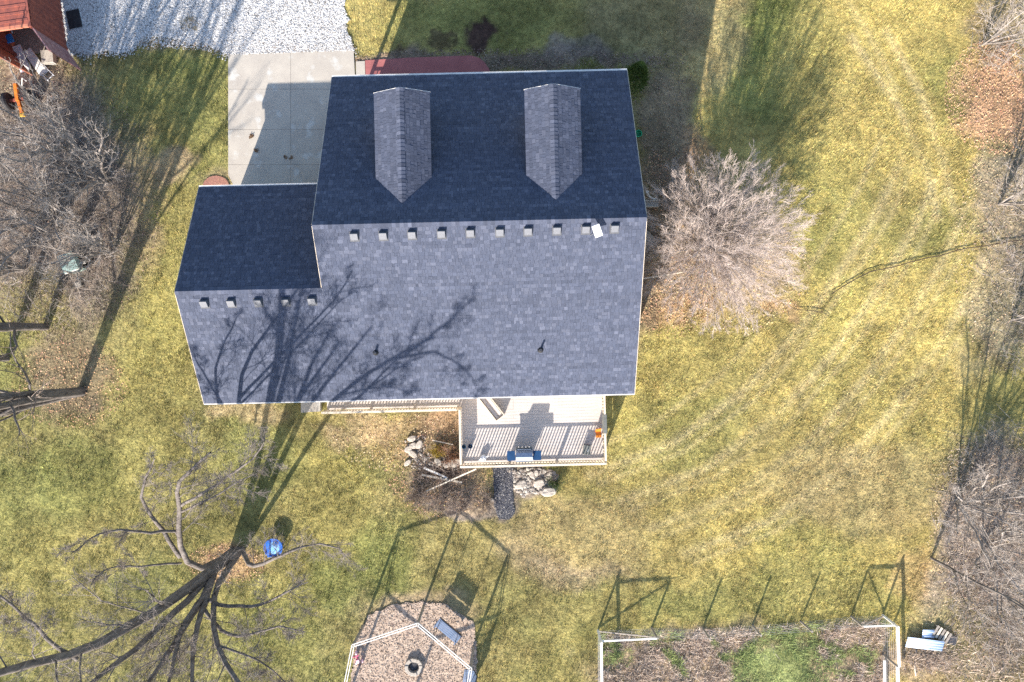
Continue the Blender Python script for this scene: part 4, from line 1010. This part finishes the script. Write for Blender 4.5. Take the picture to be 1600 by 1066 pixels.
pk = empty('toy_trike', at(559, 1029, .2) + Vector((0, 0, -.2)), .3, 'small pink toy tricycle at the left edge of the gravel bed', 'toy')
MB().tube([(0, .22, .22), (0, 0, .28), (0, -.2, .2)], .03, 8).build('frame', M_pink, pk); MB().box((0, -.1, .31), (.16, .17, .05)).build('seat', M_pinkl, pk, bevel=.02)
MB().tube([(-.17, .22, .44), (0, .19, .42), (.17, .22, .44)], .02, 8).build('handlebar', M_pink, pk)
for x, y, r in ((0, .24, .12), (-.15, -.2, .09), (.15, -.2, .09)):
    w = MB().lathe([(r * .6, -.03), (r, -.025), (r, .025), (r * .6, .03)], n=14, M=Matrix.Rotation(math.pi / 2, 3, 'Y')).build('wheel', M_pinkl, pk); w.location = (x, y, r + .03)

# ------------------------------------------------------------------ blue water table in the lawn
bt = empty('water_table', at(432, 852, 0), 0, 'round blue plastic water table under the big bare tree', 'water table')
MB().lathe([(.40, .40), (.44, .42), (.44, .48), (.40, .48), (.38, .43)], n=24).build('rim', M_blue, bt)
MB().lathe([(.37, .42), (.2, .44), (.05, .45)], n=24).build('basin', M_lblue, bt)
for k in range(5):
    a = k * 1.2566 + .4; MB().bar((math.cos(a) * .3, math.sin(a) * .3, 0), (math.cos(a) * .36, math.sin(a) * .36, .41), .05).build('leg', M_blue, bt)
MB().box((-.2, -.02, .50), (.1, .78, .03)).build('divider', M_blue, bt, bevel=.01)
MB().lathe([(.1, 0), (.08, .1), (.02, .14)], n=14).build('fountain', M_lblue, bt).location = (.1, .12, .44)

# ------------------------------------------------------------------ garden fence, weeds, metal sheets
GF = empty('garden_fence', at(1170, 1000), 0, 'wire garden fence with pale corner rails around the brown vegetable plot', 'fence')
go = at(1170, 1000)
def gp(px, py, z): return at(px, py, 0) - go + Vector((0, 0, z))
PH = 1.15
tops = [(934, 985), (1018, 981), (1098, 982), (1176, 977), (1251, 971), (1330, 963), (1379, 961)]
for i, (x, y) in enumerate(tops):
    r = .055 if i in (0, 1, 5, 6) else .05
    MB().tube([gp(x, y, -.05), gp(x, y, PH + (.25 if i in (0, 6) else 0)) + Vector((R.uniform(-.05, .05), 0, 0))], r, 8).build('post', M_post if i not in (0, 6) else M_whitep, GF)
for a, b in ((0, 1), (5, 6)):
    MB().bar(gp(*tops[a], PH), gp(*tops[b], PH), .07).build('rail', M_whitep, GF); MB().bar(gp(*tops[a], PH - .1 if a else .1), gp(*tops[b], .1 if a else PH - .1), .05).build('brace', M_post, GF)
for x, y0, y1 in ((934, 985, 1110), (1379, 961, 1022), (1379, 1022, 1110)):
    MB().bar(gp(x, y0, PH + .1), gp(x + 2, y1, PH + .1), .1).build('rail', M_whitep, GF)
MB().tube([gp(1379, 1022, 0), gp(1379, 1022, PH + .1)], .05, 8).build('post', M_post, GF); MB().bar(gp(1373, 1024, .5), gp(1374, 1110, .5), .09).build('rail', M_whitep, GF)
wires = MB()
for i in range(len(tops) - 1):
    for k in range(7): wires.tube([gp(*tops[i], .12 + k * .16), gp(*tops[i + 1], .12 + k * .16)], .0028, 3)
for k in range(14):
    t = k / 14; wires.tube([gp(934 + 84 * t, 985 - 4 * t, .1), gp(934 + 84 * t, 985 - 4 * t, 1.1)], .0025, 3)
for x in (934, 1379):
    for k in range(7): wires.tube([gp(x, 985 if x < 1000 else 961, .12 + k * .16), gp(x, 1110, .12 + k * .16)], .0028, 3)
wires.build('wire_mesh', M_wire, GF)['kind'] = 'stuff'

def weeds():
    n = 42000; px = RN.uniform(937, 1383, n); py = RN.uniform(968, 1110, n)
    k = (py > 992 - (px - 937) * .05) & (np.hypot((px - 1215) / 60, (py - 1055) / 55) > RN.uniform(.5, 1.2, n)); px, py = px[k], py[k]
    extra = 6000; px = np.concatenate([px, RN.uniform(1480, 1640, extra), RN.normal(1455, 22, 1500)]); py = np.concatenate([py, RN.uniform(700, 1100, extra), RN.normal(1028, 10, 1500)])
    n = len(px); x = (px - 800) * PX; y = (533 - py) * PX
    cl = fbm(px, py, 16, 2, 3); kp = (cl > RN.uniform(.2, .6, n)) | (px > 1400); px, py, cl, x, y = px[kp], py[kp], cl[kp], x[kp], y[kp]; n = len(px)
    a = RN.uniform(0, 6.28, n); L = RN.uniform(.12, .42, n) * (.4 + cl * 1.3); lean = RN.uniform(.3, 1.4, n)
    b = np.stack([x, y, RN.uniform(0, .05, n)], 1); tip = b + np.stack([np.cos(a) * np.sin(lean) * L, np.sin(a) * np.sin(lean) * L, np.cos(lean) * L], 1)
    w = RN.uniform(.006, .014, n); s = np.stack([-np.sin(a) * w, np.cos(a) * w, np.zeros(n)], 1)
    V = np.stack([b - s, b + s, tip], 1).reshape(-1, 3)
    C = np.where((RN.random(n) < .5)[:, None], np.array([[.55, .45, .36]]), np.array([[.34, .25, .19]])) * RN.uniform(.6, 1.35, (n, 1)) * (.75 + .7 * fbm(px, py, 45, 4, 2))[:, None]
    gr = ((fbm(px + 90, py, 38, 6, 3) > .5) & (np.hypot((px - 1225) / 75, (py - 1050) / 65) < 1.1)) | ((fbm(px + 90, py, 38, 6, 3) > .66) & (px < 1400)); C[gr] = np.array([[.27, .32, .12]]) * RN.uniform(.6, 1.3, (gr.sum(), 1))
    o = np_mesh('dry_weeds', V, tris=np.arange(3 * n).reshape(-1, 3), m=M_blade, col=np.repeat(C, 3, 0))
    tag(o, 'dead brown weeds standing in the fenced plot and along the right edge', 'weeds', kind='stuff')
weeds()

def corrugated(name, w, d, z, n, m, parent=None, amp=.02):
    V, Q = [], []
    for i in range(n * 4 + 1):
        t = i / (n * 4); h = amp * (1 if (i % 4) in (1, 2) else 0)
        for x in (-w / 2, w / 2):
            V.append((x, -d / 2 + d * t, z + h)); V.append((x, -d / 2 + d * t, z + h - .004))
    for i in range(n * 4):
        k = i * 4; Q += [(k, k + 2, k + 6, k + 4), (k + 1, k + 5, k + 7, k + 3), (k, k + 4, k + 5, k + 1), (k + 2, k + 3, k + 7, k + 6)]
    return np_mesh(name, V, quads=Q, m=m, parent=parent)
ms = corrugated('metal_sheet', 1.72, .52, .22, 4, M_sheet); ms.location = at(1441, 1002); ms.rotation_euler = (.22, 0, math.radians(-7)); tag(ms, 'long pale blue corrugated metal sheet leaning beside the fence', 'metal sheet', 'scrap sheets beside the garden fence')
ms = corrugated('metal_sheet', .62, .4, .16, 3, M_sheet); ms.location = at(1447, 988); ms.rotation_euler = (.1, .1, math.radians(-3)); tag(ms, 'short pale blue metal sheet behind the long sheet', 'metal sheet', 'scrap sheets beside the garden fence')
pal = empty('pallet', at(1471, 991), math.radians(-32), 'small weathered pallet beside the corrugated metal sheets', 'pallet')
for k in range(5): MB().box((-.42 + k * .17, 0, .15), (.11, .55, .02)).build('slat', M_newtim if k % 2 else M_post, pal)
for s in (-.22, 0, .22): MB().box((-.08, s, .07), (.85, .06, .12)).build('runner', M_post, pal)
o = MB().prism([(-.3, -.2), (.32, -.22), (.3, .2), (-.28, .22)], .02, .1).build('stone_slab', M_slate); o.location = at(1483, 998); o.rotation_euler = (0, .05, -.3); tag(o, 'dark grey slab at the right end of the pallet', 'slab')
o = MB().tube([at(1429, 1040, .06), at(1430, 1050, .08), at(1431, 1056, .05)], .03, 6).build('stick', M_newtim); tag(o, 'short pale stick lying below the corrugated sheet', 'stick')

# thin dark brown tube winding across the right lawn
def dark_line():
    P = [(1300, 459), (1312, 452), (1330, 440), (1352, 429), (1365, 422), (1395, 417), (1425, 410), (1455, 403), (1470, 399), (1500, 391), (1535, 385), (1565, 380), (1600, 376), (1660, 372)]
    pts = [at(x + R.uniform(-.6, .6), y + R.uniform(-1.2, 1.2), .09) for x, y in P]
    tag(MB().tube(resample(pts, 40).tolist(), .022, 6).build('dark_line', M_dkbrown), 'thin dark line running across the straw lawn to the right edge', 'dark_line')
dark_line()
def fallen_branch():
    root = empty('fallen_branch', at(1285, 487), 0, 'small dark fallen branch in the grass at the end of the dark line', 'branch')
    o = at(1285, 487)
    MB().tube([at(1241, 483, .07) - o, at(1262, 485, .08) - o, at(1285, 488, .07) - o], [.012, .018, .02], 5).build('stem', M_dkbrown, root)
    for q in (((1285, 488), (1296, 470), (1302, 462)), ((1285, 488), (1278, 475), (1282, 466)), ((1285, 488), (1295, 494))):
        MB().tube([at(*p, .08) - o for p in q], .01, 5).build('side_branch', M_dkbrown, root)
fallen_branch()

# ------------------------------------------------------------------ steel container, junk and implements at the upper left
CB = at(107, 79); cr = math.radians(8)
cont = empty('shipping_container', CB, cr, 'rusty red steel container with open doors at the gravel edge', 'container')
CW, CLn, CH = 2.44, 6.06, 2.5
def corr_wall(p0, p1, z0, z1, name, n, m, out, inner=.02):
    p0, p1, out = Vector(p0), Vector(p1), Vector(out); V, Q = [], []
    N = n * 4
    for i in range(N + 1):
        q = p0.lerp(p1, i / N) + out * (.035 if (i % 4) in (1, 2) else 0)
        V += [(q.x, q.y, z0), (q.x, q.y, z1)]
    for i in range(N): Q.append((2 * i, 2 * i + 2, 2 * i + 3, 2 * i + 1))
    return np_mesh(name, V, quads=Q, m=m, parent=cont)
corr_wall((0, 0, 0), (0, CLn, 0), .12, CH - .04, 'wall', 22, M_rust, (1, 0, 0)); corr_wall((-CW, CLn, 0), (-CW, 0, 0), .12, CH - .04, 'wall', 22, M_rust, (-1, 0, 0)); corr_wall((0, CLn, 0), (-CW, CLn, 0), .12, CH - .04, 'wall', 9, M_rust, (0, 1, 0))
rf = MB().box((-CW / 2, CLn / 2, CH - .03), (CW - .02, CLn - .02, .04)).build('roof', M_rust, cont)
rb = MB().box((0, 0, 0), (CW - .2, .1, .03)).mesh('roof_rib', M_rust)
for k in range(18): link('roof_rib', rb, rf, (-CW / 2, .3 + k * .33, CH + .002))
MB().box((-CW / 2, CLn / 2, .08), (CW - .1, CLn - .05, .06)).build('floor', M_post, cont)
for x in (0, -CW):
    for y in (.06, CLn - .06): MB().box((x + (-.06 if x == 0 else .06), y, CH / 2), (.14, .14, CH)).build('corner_post', M_rust, cont)
    MB().bar((x - (.06 if x == 0 else -.06), 0, CH - .05), (x - (.06 if x == 0 else -.06), CLn, CH - .05), .11, .11).build('top_rail', M_rust, cont)
MB().box((-CW / 2, .06, CH - .06), (CW - .2, .12, .11)).build('header', M_rusto, cont)
def cdoor(hx, ang, m):
    d = Vector((math.sin(ang), -math.cos(ang), 0)); a = Vector((hx, -.03, 0)); b = a + d * 1.18
    o = MB().bar(a + Vector((0, 0, CH / 2)), b + Vector((0, 0, CH / 2)), .05, CH - .25).build('door', m, cont)
    nn = Vector((d.y, -d.x, 0)) * .045
    for t in (.35, .75): MB().tube([a.lerp(b, t) + nn + Vector((0, 0, .2)), a.lerp(b, t) + nn + Vector((0, 0, CH - .2))], .018, 6).build('lock_rod', M_vent, o)
cdoor(-.02, math.radians(28), M_rustp); cdoor(-CW + .02, math.radians(35), M_rusto)
MB().box((.045, 2.1, 1.9), (.02, .35, .3), M=Matrix.Rotation(.4, 3, 'X')).build('placard', M_trim, cont)
MB().box((-1.9, .35, CH + .01), (1.1, .2, .03)).build('roof_strip', M_white, cont)
def junk(name, px, py, dims, rz, tx, m, label, cat, z=0.0):
    o = MB().box((0, 0, dims[2] / 2), dims).build(name, m, bevel=.01); o.location = at(px, py, z); o.rotation_euler = (tx, 0, math.radians(rz)); tag(o, label, cat)
junk('black_sheet', 116, 30, (.62, .85, .03), 12, 0, M_black, 'thin flat black rectangle on the gravel beside the container', 'mat', .085)  # thin black box laid flat on the gravel
junk('panel_sheet', 33, 92, (.5, 1.2, .05), 20, .12, M_white, 'pale grey panel sheet lying left of the container doors', 'panel', .08)
junk('panel_sheet', 56, 97, (.4, 1.3, .06), 35, .05, M_whitep, 'white trimmed panel among junk below the container', 'panel', .12)
junk('concrete_block', 80, 92, (.55, .6, .3), 5, 0, M_concrete, 'grey concrete block below the open container doors', 'block')
junk('blue_tarp', 14, 62, (.45, .35, .12), 20, .1, M_tarp, 'folded bright blue tarp beside the container', 'tarp', .4)
junk('timber_crate', 12, 68, (.8, .6, .4), 10, 0, M_rusto, 'orange timber crate holding the blue tarp', 'crate')
fr_ = empty('ladder', at(72, 113), math.radians(-45), 'short white metal ladder lying below the container junk', 'ladder')
for s in (-.18, .18): MB().tube([(-.6, s, .1), (.5, s, .16)], .02, 6).build('side_tube', M_white, fr_)
for k in range(4): MB().tube([(-.5 + k * .3, -.18, .11), (-.5 + k * .3, .18, .11)], .016, 6).build('rung', M_white, fr_)

im = empty('garden_implement', at(41, 165), math.radians(8), 'rusty orange two wheeled garden implement with black tyres in the thicket', 'implement')
MB().box((0, .42, .55), (.16, .8, .12)).build('beam', M_orange, im, bevel=.01); MB().box((.05, -.25, .5), (.14, .7, .12), rz=.15).build('tongue', M_orange, im, bevel=.01)
MB().box((.1, -.62, .5), (.2, .16, .12)).build('hitch', M_yellow, im, bevel=.01); MB().box((0, .12, .45), (.9, .12, .1)).build('axle', M_rust, im)
for s in (-1, 1):
    w = MB().lathe([(.2, -.12), (.36, -.12), (.42, -.06), (.42, .06), (.36, .12), (.2, .12)], n=20, M=Matrix.Rotation(math.pi / 2, 3, 'Y')).build('wheel', M_tyre, im); w.location = (s * .52, .1, .42)
    MB().lathe([(.19, -.07), (.19, .07), (.05, .1)], n=14, M=Matrix.Rotation(math.pi / 2, 3, 'Y')).build('rim', M_rust, w)
MB().tube([(.3, .55, .6), (.55, .9, .85), (.75, .7, .9)], .02, 6).build('handlebar', M_whitep, im)

gcb = empty('utility_cabinet', at(123, 413), math.radians(20), 'pale green metal utility cabinet among the thicket at left', 'cabinet')
MB().box((0, 0, .36), (.62, .72, .72)).build('body', M_green, gcb, bevel=.02)
MB().poly_slab([(-.35, -.42, .73), (.35, -.42, .73), (.35, .4, .82), (-.35, .4, .82)], (0, 0, .03)).build('lid', M_green, gcb)
MB().box((0, -.425, .7), (.7, .03, .09)).build('lip', M_trim, gcb)
MB().box((0, -.37, .35), (.5, .03, .5)).build('door', M_green, gcb)
wb = empty('wire_basket', at(140, 409), 0, 'dark round bin of scrap right of the green cabinet', 'bin')
MB().lathe([(.26, 0), (.3, .4), (.3, .44), (.26, .44), (.22, .1)], n=18).build('bin_wall', M_black, wb); MB().tube([(.3, 0, .44), (.1, .2, .5), (-.2, .22, .46)], .02, 6).build('scrap', M_white, wb); MB().box((-.05, -.1, .4), (.2, .12, .1), rz=.4).build('scrap_box', M_whitep, wb)
o = MB().box((0, 0, .06), (.28, .26, .1)).build('paver', M_rock, bevel=.01); o.location = at(124, 445); o.rotation_euler = (0, 0, .3); tag(o, 'small pinkish square paver below the green cabinet', 'paver')
